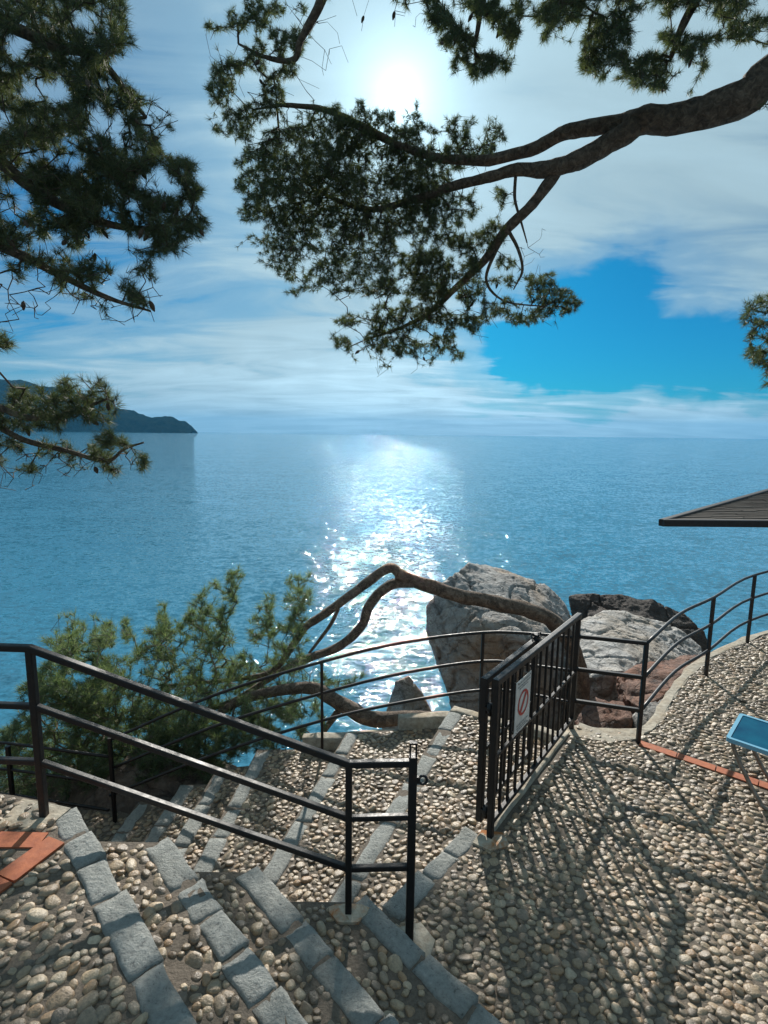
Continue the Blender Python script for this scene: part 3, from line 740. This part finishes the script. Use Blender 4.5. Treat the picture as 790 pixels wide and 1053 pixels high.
def twig_mesh(P, par, ns, r0=.0022, pw=.42, rmax=.03):
    n = len(P); cnt = np.zeros(n)
    has = np.zeros(n, bool)
    for i in range(n-1, ns-1, -1):
        if not has[i]: cnt[i] += 1
        has[par[i]] = True; cnt[par[i]] += cnt[i]
    R = np.minimum(rmax, r0*np.maximum(cnt, 1)**pw)
    idx = np.arange(ns, n); pr = np.array(par)[idx]
    A, B = P[pr], P[idx]; ra = np.where(pr < ns, R[idx]*1.15, R[pr]); ra = np.minimum(ra, R[idx]*1.8); rb = R[idx]
    t = B-A; t /= np.maximum(np.linalg.norm(t, axis=1, keepdims=True), 1e-6)
    up = np.where(np.abs(t[:, 2:3]) > .9, np.array([[1., 0, 0]]), np.array([[0, 0, 1.]]))
    a = np.cross(t, up); a /= np.linalg.norm(a, axis=1, keepdims=True); b = np.cross(a, t)
    m = len(idx); k = 4; V = np.empty((m, 2*k, 3))
    for q in range(k):
        w = a*math.cos(2*PI*q/k)+b*math.sin(2*PI*q/k)
        V[:, q] = A+w*ra[:, None]; V[:, k+q] = B+w*rb[:, None]
    T = []
    for q in range(k): q2 = (q+1) % k; T += [(q, q2, k+q2), (q, k+q2, k+q)]
    T = (np.array(T)[None]+(np.arange(m)*2*k)[:, None, None]).reshape(-1, 3)
    return V.reshape(-1, 3), T
def needles(P, dirs, per, ln, w, along=.05, phi=(.35, 1.15), up=0.0):
    n = len(P); K = n*per
    base = np.repeat(P, per, 0); d = np.repeat(dirs, per, 0)
    s = RNG.uniform(-1, .12, (K, 1)); base = base+d*s*along
    r = RNG.normal(0, 1, (K, 3)); r -= d*np.sum(r*d, 1, keepdims=True); r /= np.maximum(np.linalg.norm(r, axis=1, keepdims=True), 1e-6)
    ph = RNG.uniform(phi[0], phi[1], (K, 1)); nd = d*np.cos(ph)+r*np.sin(ph); nd[:, 2] += up; nd /= np.linalg.norm(nd, axis=1, keepdims=True)
    sd = np.cross(nd, RNG.normal(0, 1, (K, 3))); sd /= np.maximum(np.linalg.norm(sd, axis=1, keepdims=True), 1e-6)
    L_ = RNG.uniform(.65, 1.15, (K, 1))*ln
    V = np.empty((K, 3, 3)); V[:, 0] = base-sd*w*.5; V[:, 1] = base+sd*w*.5; V[:, 2] = base+nd*L_
    return V.reshape(-1, 3), np.arange(K*3).reshape(-1, 3)
CONE = None
def cone_mesh():
    bm = bmesh.new(); bmesh.ops.create_uvsphere(bm, u_segments=12, v_segments=10, radius=1)
    for v in bm.verts:
        a = math.atan2(v.co.y, v.co.x); r = 1+.14*math.cos(6*a+8*v.co.z)*math.cos(v.co.z*9)
        tz = (v.co.z+1)/2; k = (1-.45*tz)*r
        v.co = Vector((v.co.x*k*.017, v.co.y*k*.017, -.032+v.co.z*-.032))
    me = bpy.data.meshes.new('pine_cone'); bm.to_mesh(me); bm.free(); me.materials.append(M['cone'])
    me.polygons.foreach_set('use_smooth', [True]*len(me.polygons)); return me
CONE = cone_mesh()
def limb(parent, pts, rad, name='limb', per=6, n=14, wob=.22, m='bark'):
    c = crom(pts, per); r = lerp_list(rad, per)
    c = [p+Vector((mn.noise(p*2.1), mn.noise(p*2.1+Vector((5, 0, 0))), mn.noise(p*2.1+Vector((0, 5, 0)))))*min(.05, r[i]*.5) for i, p in enumerate(c)]
    mb = MB(); mb.tube(c, r, n=n, wob=wob); o = mb.build(name, M[m], parent); return c
def pine(name, base, label, group, trunk, limbs, targets, needle_args, mat_n='needle', mat_t='twig', cones=0, r0=.0022, droop=.0, step=.14, extra_tuft=1, bare=(), cone_scale=1.0, rmax=.03, tuft_up=0.0):
    t = empty(name, base, label, 'tree', group); seeds = []
    if trunk: seeds += limb(t, trunk[0], trunk[1], 'trunk', 8, 20)
    for pts, rad in limbs: seeds += limb(t, pts, rad)
    P, par, tips, ns = grow(seeds, list(targets)+list(bare), step=step, droop=droop, nt_=len(targets))
    v, f = twig_mesh(P, par, ns, r0=r0, rmax=rmax); big_mesh('twigs', v, f, M[mat_t], t, True)
    par = np.array(par); tips = np.array(tips)
    pts = [P[tips]]; drs = [P[tips]-P[par[tips]]]
    # side tufts on the last stretch of each twig
    for e in range(extra_tuft):
        pa = par[tips]; ok = pa >= ns
        u = RNG.uniform(.2, .9, (len(tips), 1)); q = P[tips]+(P[pa]-P[tips])*u+RNG.normal(0, .018, (len(tips), 3))
        dd = (P[tips]-P[pa]); dd = dd/np.maximum(np.linalg.norm(dd, axis=1, keepdims=True), 1e-6)+RNG.normal(0, .55, dd.shape)
        pts.append(q[ok]); drs.append(dd[ok])
    pts = np.concatenate(pts); drs = np.concatenate(drs); drs = drs+0.; drs /= np.maximum(np.linalg.norm(drs, axis=1, keepdims=True), 1e-6)
    drs[:, 2] += tuft_up; drs /= np.maximum(np.linalg.norm(drs, axis=1, keepdims=True), 1e-6)
    v, f = needles(pts, drs, **needle_args); big_mesh('crown', v, f, M[mat_n], t)
    if cones:
        ch = RNG.choice(np.arange(ns, len(P)), cones, replace=False)
        for c in ch:
            o = bpy.data.objects.new('pine_cone', CONE); COL.objects.link(o); o.location = Vector(P[c])+Vector((0, 0, -.004))
            o.rotation_euler = (random.uniform(-.9, .9), random.uniform(-.9, .9), random.uniform(0, 6)); o.scale = (cone_scale*random.uniform(.8, 1.2),)*3
            attach(o, t)
    return t

# big pine rooted on the right, its limbs hang over the water
def DL(l): return [D(x, y, d) for x, y, d in l]
lb_main = DL([(1090, 150, 6.5), (960, 25, 6.5), (880, 25, 6.5), (800, 72, 6.6), (765, 98, 6.7), (715, 119, 6.9), (665, 124, 7.1), (640, 130, 7.2)])
lb_up = DL([(650, 124, 7.15), (612, 131, 7.3), (576, 138, 7.5), (540, 158, 7.6), (495, 164, 7.8), (445, 160, 7.9), (405, 148, 8.1), (372, 132, 8.3), (345, 122, 8.4)])
lb_low = DL([(655, 128, 7.1), (625, 145, 7.2), (595, 165, 7.3), (560, 174, 7.5), (520, 178, 7.7), (470, 190, 7.8), (430, 205, 8.0), (385, 215, 8.2), (345, 205, 8.4), (310, 185, 8.6)])
lb_dn = DL([(575, 172, 7.45), (548, 210, 7.6), (518, 238, 7.8), (497, 270, 8.0), (468, 296, 8.2), (440, 322, 8.5), (410, 338, 8.7), (375, 350, 8.8)])
lb_s1 = DL([(531, 180, 7.7), (530, 205, 7.7), (536, 228, 7.75), (542, 250, 7.8)])
lb_s2 = DL([(522, 236, 7.8), (532, 255, 7.85), (537, 278, 7.9), (528, 298, 8.0)])
lb_s3 = DL([(525, 230, 7.8), (508, 262, 7.9), (500, 290, 8.0), (520, 310, 8.0), (560, 315, 8.0)])
lb_left = DL([(405, 148, 8.1), (370, 128, 8.2), (330, 112, 8.2), (295, 108, 8.1), (265, 112, 8.0)])
lb_topl = DL([(560, -120, 6.5), (480, -90, 6.7), (400, -60, 6.8), (345, -25, 7.0), (327, 10, 7.1), (310, 40, 7.2), (302, 62, 7.3), (275, 60, 7.3), (245, 45, 7.3)])
lb_t2 = DL([(960, 25, 6.5), (850, -60, 6.2), (740, -60, 6.2), (650, -40, 6.3), (600, -10, 6.4), (560, 10, 6.5)])
lb_t3 = DL([(740, -60, 6.2), (720, -10, 6.3), (700, 30, 6.4), (690, 60, 6.5)])
lb_t4 = DL([(600, -100, 6.2), (540, -50, 6.3), (500, -10, 6.4), (490, 40, 6.4)])
lb_t5 = DL([(650, -40, 6.3), (600, -100, 6.2), (560, -120, 6.5)])
lb_r = DL([(1090, 150, 6.5), (980, 230, 6.0), (870, 300, 5.6), (800, 340, 5.5)])
tb = cluster([(335, 120), (370, 104), (400, 116), (430, 112), (455, 128), (455, 165), (345, 165)], 7.6, 8.8, 230, 30, -.3, 41, .4)
tb += cluster([(255, 165), (290, 120), (330, 105), (385, 118), (430, 128), (520, 125), (520, 155), (465, 175), (470, 240), (440, 300), (380, 305), (320, 300), (275, 275), (250, 240), (240, 195)], 7.3, 9.2, 2700, 40, -.25, 1, .3)
tb += cluster([(250, 150), (300, 120), (400, 150), (450, 180), (440, 230), (340, 260), (265, 230)], 7.2, 9.2, 1100, 40, -.4, 2, .4)
tb += cluster([(210, 80), (222, 25), (255, 0), (305, 0), (330, 30), (300, 75), (295, 110), (250, 150), (215, 130)], 7.0, 8.0, 560, 30, -.05, 3, .15)
tb += cluster([(420, 190), (520, 190), (540, 230), (520, 270), (450, 300), (420, 280)], 7.4, 8.6, 520, 26, -.05, 4, .15)
tb += cluster([(400, 250), (470, 240), (500, 255), (480, 290), (430, 310), (390, 310)], 7.7, 8.8, 300, 22, .0, 14, .12)
tb += cluster([(340, 345), (350, 325), (380, 320), (440, 300), (490, 280), (500, 320), (490, 345), (460, 365), (430, 378), (380, 375), (355, 365)], 8.0, 9.2, 820, 24, -.12, 5, .2)
tb += cluster([(495, 290), (530, 280), (575, 288), (602, 312), (590, 325), (560, 330), (520, 335), (500, 330)], 7.6, 8.6, 330, 24, -.2, 6, .25)
tb += cluster([(430, 0), (540, 0), (532, 40), (525, 75), (490, 80), (462, 60), (445, 35)], 6.0, 7.0, 420, 30, -.15, 7, .2)
tb += cluster([(535, -20), (800, -20), (800, 40), (770, 45), (740, 40), (715, 90), (690, 100), (655, 92), (625, 85), (590, 55), (560, 40)], 5.8, 7.0, 1150, 40, -.12, 8, .2)
tb += cluster([(700, -90), (330, -90), (310, -10), (400, 5), (560, 10), (800, -10)], 6.0, 7.2, 450, 45, -.1, 9, .2)
tb += cluster([(763, 326), (775, 305), (800, 290), (860, 290), (860, 420), (800, 400), (782, 392), (775, 365)], 5.2, 5.9, 330, 40, -.5, 10, .5)
tb += cluster([(770, 110), (800, 100), (830, 130), (790, 110)], 6.2, 6.7, 25, 40, -.5, 10, .5)
BB = cluster([(250, 160), (330, 110), (520, 150), (545, 250), (600, 325), (500, 345), (430, 392), (340, 360), (330, 300), (270, 290)], 7.3, 9, 220, 30, -1, 15)
BB += cluster([(210, 10), (330, 0), (370, 40), (330, 90), (300, 170), (215, 130)], 7, 7.8, 90, 30, -1, 16)+cluster([(360, 0), (450, 0), (420, 40), (370, 45)], 6.5, 7, 10, 30, -1, 17)
BB += cluster([(525, 240), (560, 230), (565, 270), (545, 300)], 7.7, 8, 16, 30, -1, 17)
pine('pine_tree', (9.2, 6.0, 0), 'tall pine reaching in from the right with a thick bare limb across the sun', 'pines around the terrace',
     ([Vector((9.2, 6.0, -.3)), Vector((8.9, 6.05, 1.5)), Vector((8.5, 6.2, 3.4)), D(1090, 150, 6.5), Vector((7.6, 6.3, 7.0)), Vector((6.6, 6.0, 9.5))], [.42, .36, .31, .27, .2, .1]),
     [(lb_main, [.27, .25, .23, .205, .195, .17, .155, .14]), (lb_up, [.10, .095, .085, .075, .065, .055, .045, .035, .02]), (lb_low, [.125, .12, .115, .10, .07, .06, .05, .04, .03, .02]),
      (lb_dn, [.075, .068, .062, .055, .046, .034, .024, .014]), (lb_s1, [.022, .02, .015, .008]), (lb_s2, [.025, .022, .018, .008]), (lb_s3, [.03, .024, .02, .014, .008]),
      (lb_left, [.05, .045, .036, .028, .012]), (lb_topl, [.09, .08, .07, .06, .05, .042, .034, .024, .012]), (lb_t2, [.14, .12, .10, .08, .06, .03]), (lb_t3, [.06, .05, .04, .02]),
      (lb_t4, [.07, .06, .04, .02]), (lb_t5, [.08, .075, .07]), (lb_r, [.12, .09, .05, .02])],
     tb, dict(per=17, ln=.088, w=.0048, along=.035), bare=BB, cones=90, cone_scale=1.25, rmax=.032)

# pine on the left
la1 = DL([(-330, 60, 4.2), (-150, 110, 4.2), (-40, 150, 4.2), (0, 168, 4.2), (50, 202, 4.3), (100, 226, 4.3), (150, 236, 4.4), (190, 225, 4.4)])
la2 = DL([(-330, 160, 4.2), (-120, 210, 4.1), (0, 252, 4.1), (60, 282, 4.2), (110, 306, 4.2), (155, 320, 4.2)])
la3 = DL([(-330, -60, 4.3), (-150, -40, 4.4), (-20, 10, 4.5), (50, 45, 4.5), (100, 60, 4.5), (150, 120, 4.5)])
la4 = DL([(-330, 330, 4.2), (-120, 405, 4.1), (-20, 432, 4.1), (25, 452, 4.15), (70, 464, 4.2), (110, 474, 4.2), (128, 462, 4.2), (148, 455, 4.2)])
la5 = DL([(-120, 405, 4.1), (-20, 415, 4.1), (30, 430, 4.15), (70, 425, 4.2), (110, 410, 4.2)])
DENS[0] = 1.55
THR[0] = .05
ta = []
ta += cluster([(-30, -20), (112, -20), (120, 0), (138, 38), (118, 60), (95, 80), (-30, 90)], 3.9, 5.2, 560, 45, -.3, 21, .3)
ta += cluster([(-30, 60), (95, 70), (125, 85), (150, 100), (176, 128), (168, 160), (130, 190), (60, 180), (-30, 170)], 3.8, 5.2, 720, 36, -.18, 22, .25)
ta += cluster([(30, 170), (110, 170), (150, 165), (190, 160), (213, 190), (214, 235), (185, 262), (150, 262), (90, 240), (40, 215)], 3.9, 4.9, 640, 34, -.25, 23, .25)
ta += cluster([(-30, 140), (60, 190), (90, 240), (40, 280), (-30, 250)], 3.9, 4.8, 230, 32, -.05, 24, .15)
ta += cluster([(-20, 255), (60, 265), (150, 262), (165, 300), (165, 325), (140, 328), (90, 305), (30, 285)], 3.9, 4.6, 130, 26, .02, 25, .08)
ta += cluster([(0, 340), (14, 350), (18, 360), (-30, 362), (-30, 335)], 3.9, 4.2, 30, 40, -.5, 26, .6)
ta += cluster([(-40, 412), (0, 408), (30, 402), (60, 398), (68, 384), (80, 386), (80, 405), (98, 402), (108, 392), (122, 400), (126, 420), (100, 436), (60, 440), (-40, 448)], 3.8, 4.6, 230, 30, -.3, 27, .3)
ta += cluster([(-30, 442), (60, 444), (90, 450), (130, 452), (151, 448), (146, 462), (132, 480), (100, 480), (50, 478), (0, 486), (-30, 490)], 3.8, 4.6, 150, 24, -.05, 28, .15)
BA = cluster([(-20, 240), (60, 260), (150, 262), (168, 320), (140, 335), (70, 320), (-20, 345)], 3.9, 4.6, 150, 26, -1, 29)
BA += cluster([(-20, 460), (60, 460), (150, 455), (130, 485), (50, 495), (15, 510), (-20, 500)], 3.9, 4.6, 90, 26, -1, 30)+cluster([(-20, 100), (170, 110), (200, 240), (-20, 250)], 3.8, 4.8, 90, 26, -1, 30)
pine('pine_tree', (-5.0, 3.9, 0), 'dense dark pine whose crown fills the top left with a low branch over the horizon', 'pines around the terrace',
     ([Vector((-5.1, 3.6, -1.8)), Vector((-5.0, 3.8, .5)), Vector((-4.9, 4.0, 2.5)), Vector((-4.9, 4.1, 4.0)), Vector((-4.8, 4.2, 6.0)), Vector((-4.5, 4.4, 8.5))], [.30, .27, .24, .21, .16, .06]),
     [(la1, [.08, .06, .05, .045, .04, .03, .02, .01]), (la2, [.06, .05, .035, .026, .018, .008]), (la3, [.09, .07, .05, .04, .03, .012]), (la4, [.055, .035, .026, .022, .018, .014, .011, .006]), (la5, [.035, .026, .022, .016, .008])],
     ta, dict(per=26, ln=.082, w=.0030, along=.035), bare=BA, cones=95, rmax=.02)

# leaning pine growing out of the rocks, crown spread beside the far steps
d0 = DL([(600, 800, 6.6), (596, 720, 6.6), (588, 664, 6.5), (572, 640, 6.4), (545, 628, 6.3), (510, 622, 6.25), (470, 612, 6.2), (435, 601, 6.15), (408, 592, 6.1)])
d1 = DL([(412, 594, 6.1), (402, 586, 6.1), (385, 594, 6.05), (362, 612, 6.0), (335, 631, 5.95), (314, 643, 5.9), (303, 660, 5.8), (280, 690, 5.7), (230, 700, 5.6), (170, 705, 5.5)])
d2 = DL([(425, 600, 6.1), (400, 603, 6.1), (380, 622, 6.0), (372, 645, 5.95), (350, 665, 5.9), (322, 676, 5.8), (290, 690, 5.6), (240, 720, 5.4), (190, 735, 5.3), (120, 740, 5.2)])
d3 = DL([(348, 626, 5.97), (340, 642, 5.93), (329, 657, 5.9), (318, 672, 5.85)])
d4 = DL([(500, 752, 4.85), (455, 742, 4.8), (415, 739, 4.8), (375, 738, 4.8), (345, 722, 4.9), (318, 706, 5.0), (270, 712, 5.0), (210, 740, 5.0), (150, 770, 5.0)])
d5 = DL([(350, 728, 4.9), (338, 745, 4.85), (328, 760, 4.8)])
DENS[0] = 1.5
THR[0] = 0
td = []
bp = [(-10, 780), (10, 740), (22, 725), (40, 690), (45, 660), (60, 642), (80, 632), (88, 662), (110, 650), (118, 668), (150, 660), (170, 640), (200, 640), (212, 650), (232, 655), (270, 660), (300, 650), (328, 660), (325, 700), (300, 735), (250, 752), (200, 790), (120, 835), (30, 830), (-10, 825)]
td += cluster(bp, 4.7, 6.2, 1500, 38, -.22, 31, .25)
td += cluster([(30, 700), (120, 690), (200, 690), (240, 720), (200, 770), (120, 800), (30, 790)], 4.7, 5.6, 520, 38, -.3, 32, .3)
td += cluster([(100, 770), (180, 745), (320, 715), (335, 735), (300, 760), (210, 800), (140, 835), (100, 830)], 4.5, 5.2, 620, 30, -.4, 36, .4)
td += cluster([(-10, 770), (30, 690), (70, 650), (110, 680), (120, 760), (110, 830), (-10, 828)], 4.6, 5.8, 480, 38, -.35, 34, .4)
for pl, nn_ in (([(70, 640), (80, 628), (88, 640), (92, 672), (60, 672)], 26), ([(160, 655), (164, 618), (170, 618), (176, 655)], 26), ([(182, 650), (200, 612), (210, 612), (200, 655)], 26), ([(215, 655), (236, 585), (250, 576), (246, 610), (232, 660)], 60),
                ([(190, 640), (215, 596), (226, 600), (218, 640)], 26), ([(255, 660), (268, 612), (282, 606), (288, 650)], 44), ([(286, 650), (300, 592), (318, 588), (322, 610), (312, 655)], 64), ([(100, 665), (108, 636), (116, 640), (118, 668)], 20), ([(128, 660), (124, 640), (132, 636), (140, 660)], 16),
                ([(330, 690), (360, 700), (378, 690), (372, 702), (340, 712)], 20)):
    td += cluster(pl, 5.2, 6.0, nn_, 30, -.9, 33, 1)
pine('leaning_pine', tuple(d0[0]), 'leaning pine with a bare arching trunk and bright green crown beside the far steps', 'pines around the terrace', None,
     [(d0, [.13, .115, .10, .098, .092, .088, .082, .078, .07]), (d1, [.055, .058, .056, .052, .048, .045, .04, .03, .022, .012]), (d2, [.05, .06, .055, .052, .05, .045, .036, .028, .02, .01]), (d3, [.022, .02, .02, .015]),
      (d4, [.06, .065, .07, .072, .07, .062, .05, .035, .015]), (d5, [.035, .03, .02])],
     td, bare=cluster(bp, 4.7, 5.8, 260, 38, -1, 35), needle_args=dict(per=26, ln=.09, w=.0036, along=.05, phi=(.3, 1.15), up=.08), mat_n='needle_bush', mat_t='twig_grey', step=.12, extra_tuft=1, tuft_up=.3, rmax=.022)

# ------------------------------------------------------------------ beach hut roof on a lower deck
mb = MB(); mb.prism([(6.4, 8.0), (14, 8.4), (14, 12.5), (9.8, 12.5)], -3.8, -1.6)
tag(mb.build('deck', M['concrete']), 'lower concrete sun deck by the water', 'terrace', kind='structure')
hut = empty('sun_shelter', (8.2, 9.7, -1.6), 'wedge shaped shelter roof of weathered boards with dark trim beyond the handrail', 'shelter')
cA = D(681, 537.5, 8.2); cB = Vector((cA.x+5.6, 8.2, cA.z+.02)); cD = D(803, 502, 11.2); cC = Vector((cB.x+.2, 11.2, cD.z))
mb = MB()
rows = 26; nrm = (cB-cA).cross(cD-cA).normalized()
for r in range(rows):                                    # overlapping boards parallel to the eave
    t0, t1 = r/rows, min(1, (r+1.25)/rows)
    p0, p1, q0, q1 = cA.lerp(cD, t0), cB.lerp(cC, t0), cA.lerp(cD, t1), cB.lerp(cC, t1)
    n = max(1, int((p1-p0).length/random.uniform(.35, .7)))
    cuts = sorted([0, 1]+[min(.99, max(.01, (i+random.uniform(-.3, .3))/n)) for i in range(1, n)])
    for u0, u1 in zip(cuts, cuts[1:]):
        P_ = [p0.lerp(p1, u0+.0006), p0.lerp(p1, u1-.0006), q0.lerp(q1, u1-.0006), q0.lerp(q1, u0+.0006)]
        jj = nrm*random.uniform(0, .012); lift = [nrm*.03, nrm*.03, nrm*.004, nrm*.004]
        T_ = [p+l+jj for p, l in zip(P_, lift)]; B_ = [p+l*.2-nrm*.006 for p, l in zip(P_, lift)]
        mb.add(T_+B_, [(0, 1, 2, 3), (7, 6, 5, 4), (0, 4, 5, 1), (1, 5, 6, 2), (2, 6, 7, 3), (3, 7, 4, 0)])
mb.build('roof', M['wood'], hut)
for a, b in ((cA, cB), (cB, cC), (cC, cD), (cD, cA)):
    mb = MB(); mb.tube([a, b], .055, section=SQ, up=(0, 0, 1), smooth=False); mb.build('fascia', M['trim'], hut)
for x, y in ((6.75, 8.45), (9.5, 8.45), (9.5, 10.9)):
    mb = MB(); mb.tube([(x, y, -1.6), (x, y, cA.z+.05+(y-8.2)*(cD.z-cA.z)/3)], .06, section=SQ, up=(0, 1, 0), smooth=False); mb.build('post', M['trim'], hut)

# ------------------------------------------------------------------ sea air
m = bpy.data.materials.new('sea_haze'); m.use_nodes = True; nt = m.node_tree; nt.nodes.remove(nt.nodes['Principled BSDF'])
pv = N(nt, 'ShaderNodeVolumePrincipled'); pv.inputs['Color'].default_value = (.13, .55, 1, 1); pv.inputs['Density'].default_value = HAZE; pv.inputs['Anisotropy'].default_value = 0
L(nt, pv.outputs[0], nt.nodes['Material Output'].inputs['Volume'])
mb = MB(); mb.prism([(-12500, -300), (12500, -300), (12500, 14500), (-12500, 14500)], -6, 380)
tag(mb.build('haze', m), 'pale blue sea haze over the water', 'haze', kind='stuff')

# ------------------------------------------------------------------ sky, sun
W = bpy.data.worlds.new('World'); S.world = W; W.use_nodes = True; nt = W.node_tree
bg = nt.nodes['Background']; bg.inputs['Strength'].default_value = .08
sky = N(nt, 'ShaderNodeTexSky', sky_type='NISHITA'); sky.sun_disc = False; sky.sun_elevation = SUN_EL; sky.sun_rotation = SUN_AZ
sky.air_density = 1.0; sky.dust_density = .6; sky.ozone_density = 2.5
tc = N(nt, 'ShaderNodeTexCoord'); vec = tc.outputs['Generated']
sx = N(nt, 'ShaderNodeSeparateXYZ'); L(nt, vec, sx.inputs[0])
az = math_n(nt, 'MULTIPLY', math_n(nt, 'ARCTAN2', sx.outputs[0], sx.outputs[1]), 180/PI)
el = math_n(nt, 'MULTIPLY', math_n(nt, 'ARCSINE', sx.outputs[2]), 180/PI)
# wind-drawn cirrus noise on a plane high above
den = math_n(nt, 'ADD', math_n(nt, 'MAXIMUM', sx.outputs[2], 0.0), .12)
cmb = N(nt, 'ShaderNodeCombineXYZ'); L(nt, math_n(nt, 'DIVIDE', sx.outputs[0], den), cmb.inputs[0]); L(nt, math_n(nt, 'DIVIDE', sx.outputs[1], den), cmb.inputs[1])
mp = N(nt, 'ShaderNodeMapping'); mp.inputs['Rotation'].default_value = (0, 0, .5); mp.inputs['Scale'].default_value = (1.1, 2.6, 1); L(nt, cmb.outputs[0], mp.inputs['Vector'])
n1 = noise_n(nt, mp.outputs[0], .9, 7, .58, .8)
n2 = noise_n(nt, cmb.outputs[0], .55, 5, .55, .4)
# warped angles
wz = N(nt, 'ShaderNodeTexNoise'); wz.inputs['Scale'].default_value = 7; wz.inputs['Detail'].default_value = 4; L(nt, vec, wz.inputs['Vector'])
ws = N(nt, 'ShaderNodeSeparateColor'); L(nt, wz.outputs['Color'], ws.inputs[0])
az = math_n(nt, 'ADD', az, math_n(nt, 'MULTIPLY', math_n(nt, 'SUBTRACT', ws.outputs[0], .5), 14))
elw = math_n(nt, 'ADD', el, math_n(nt, 'MULTIPLY', math_n(nt, 'SUBTRACT', ws.outputs[1], .5), 7))
def blob(x, y, rx, ry, amt):
    a, e = AE(x, y)
    u = math_n(nt, 'DIVIDE', math_n(nt, 'SUBTRACT', az, a), rx); w = math_n(nt, 'DIVIDE', math_n(nt, 'SUBTRACT', elw, e), ry)
    g = math_n(nt, 'POWER', 2.718, math_n(nt, 'MULTIPLY', math_n(nt, 'ADD', math_n(nt, 'MULTIPLY', u, u), math_n(nt, 'MULTIPLY', w, w)), -1))
    return math_n(nt, 'MULTIPLY', g, amt)
cov = math_n(nt, 'ADD', math_n(nt, 'MULTIPLY', n1, 1.15), math_n(nt, 'MULTIPLY', n2, .3))   # about .7
BLOBS = [(160, 50, 7, 7, -.22), (30, 300, 12, 9, -.22), (0, 150, 12, 12, -.2), (30, 400, 10, 4, -.05), (650, 350, 13, 5, -1.0), (650, 300, 10, 4, -.35), (600, 335, 7, 1.2, .35), (690, 352, 8, 1.3, .42), (760, 320, 8, 2.5, .3), (590, 385, 8, 4, -.6), (760, 380, 7, 3.5, -.6), (505, 415, 5, 2, -.45),
         (690, 439, 16, 1.2, .75), (560, 405, 10, 1.4, .55), (740, 300, 9, 4, .25), (330, 420, 22, 4, .25), (250, 360, 12, 3, .12), (430, 150, 20, 14, .25), (700, 180, 14, 10, .05), (200, 240, 9, 10, -.12), (560, 60, 12, 10, -.12), (420, 425, 22, 3, .3), (620, 60, 14, 12, .1)]
for b in BLOBS: cov = math_n(nt, 'ADD', cov, blob(*b))
cl = ramp(nt, cov, [(.22, 0), (.5, .55), (.85, 1)], 'EASE')
# clear sky and cloud colours
clear = mix(nt, 1.0, sky.outputs[0], (.018, .35, .58), 'MULTIPLY')
dt = N(nt, 'ShaderNodeVectorMath', operation='DOT_PRODUCT'); L(nt, vec, dt.inputs[0])
dt.inputs[1].default_value = (math.sin(SUN_AZ)*math.cos(SUN_EL), math.cos(SUN_AZ)*math.cos(SUN_EL), math.sin(SUN_EL))
ang = math_n(nt, 'MULTIPLY', math_n(nt, 'ARCCOSINE', math_n(nt, 'MINIMUM', dt.outputs['Value'], 1.0)), 180/PI)
def glow(w, a):
    q = math_n(nt, 'DIVIDE', ang, w); return math_n(nt, 'MULTIPLY', math_n(nt, 'POWER', 2.718, math_n(nt, 'MULTIPLY', math_n(nt, 'MULTIPLY', q, q), -1)), a)
def halo(w, a_): return math_n(nt, 'MULTIPLY', math_n(nt, 'POWER', 2.718, math_n(nt, 'DIVIDE', ang, -w)), a_)
gl = math_n(nt, 'ADD', math_n(nt, 'ADD', halo(2.3, 13), halo(15, 3.2)), glow(40, .8))
br = math_n(nt, 'ADD', math_n(nt, 'ADD', 3.9, gl), math_n(nt, 'MULTIPLY', math_n(nt, 'SUBTRACT', n1, .5), 3.5))
cc = N(nt, 'ShaderNodeVectorMath', operation='SCALE'); cc.inputs[0].default_value = (.70, 1.0, 1.15); L(nt, math_n(nt, 'ADD', br, math_n(nt, 'MULTIPLY', math_n(nt, 'ADD', blob(430, 405, 24, 5, 3.4), blob(690, 436, 14, 1.6, 1.5)), math_n(nt, 'MULTIPLY', n1, 1.7))), cc.inputs['Scale'])
L(nt, mix(nt, cl, clear, cc.outputs[0]), bg.inputs['Color'])

sl = bpy.data.lights.new('sun', 'SUN'); sl.energy = 5.0; sl.angle = math.radians(.53); sl.color = (1, .95, .87)
so = bpy.data.objects.new('sun', sl); COL.objects.link(so)
sd = Vector((math.sin(SUN_AZ)*math.cos(SUN_EL), math.cos(SUN_AZ)*math.cos(SUN_EL), math.sin(SUN_EL)))
so.rotation_euler = (-sd).to_track_quat('-Z', 'Y').to_euler(); so.location = (0, 20, 30)

# ------------------------------------------------------------------ camera, view
cam = bpy.data.cameras.new('camera'); co = bpy.data.objects.new('camera', cam); COL.objects.link(co); S.camera = co
cam.sensor_fit = 'VERTICAL'; cam.sensor_height = 24; cam.lens = 24*F/1053
cam.clip_start = .05; cam.clip_end = 80000
from mathutils import Matrix
co.matrix_world = Matrix.Translation((0, 0, H)) @ Matrix.Rotation(PI/2-TH, 4, 'X') @ Matrix.Rotation(ROLL, 4, 'Z')
S.view_settings.view_transform = 'Standard'; S.view_settings.look = 'None'; S.view_settings.gamma = 1; S.view_settings.exposure = .48
S.cycles.use_denoising = True
S.cycles.max_bounces = 6; S.cycles.diffuse_bounces = 3; S.cycles.transparent_max_bounces = 4
S.cycles.sample_clamp_indirect = 6
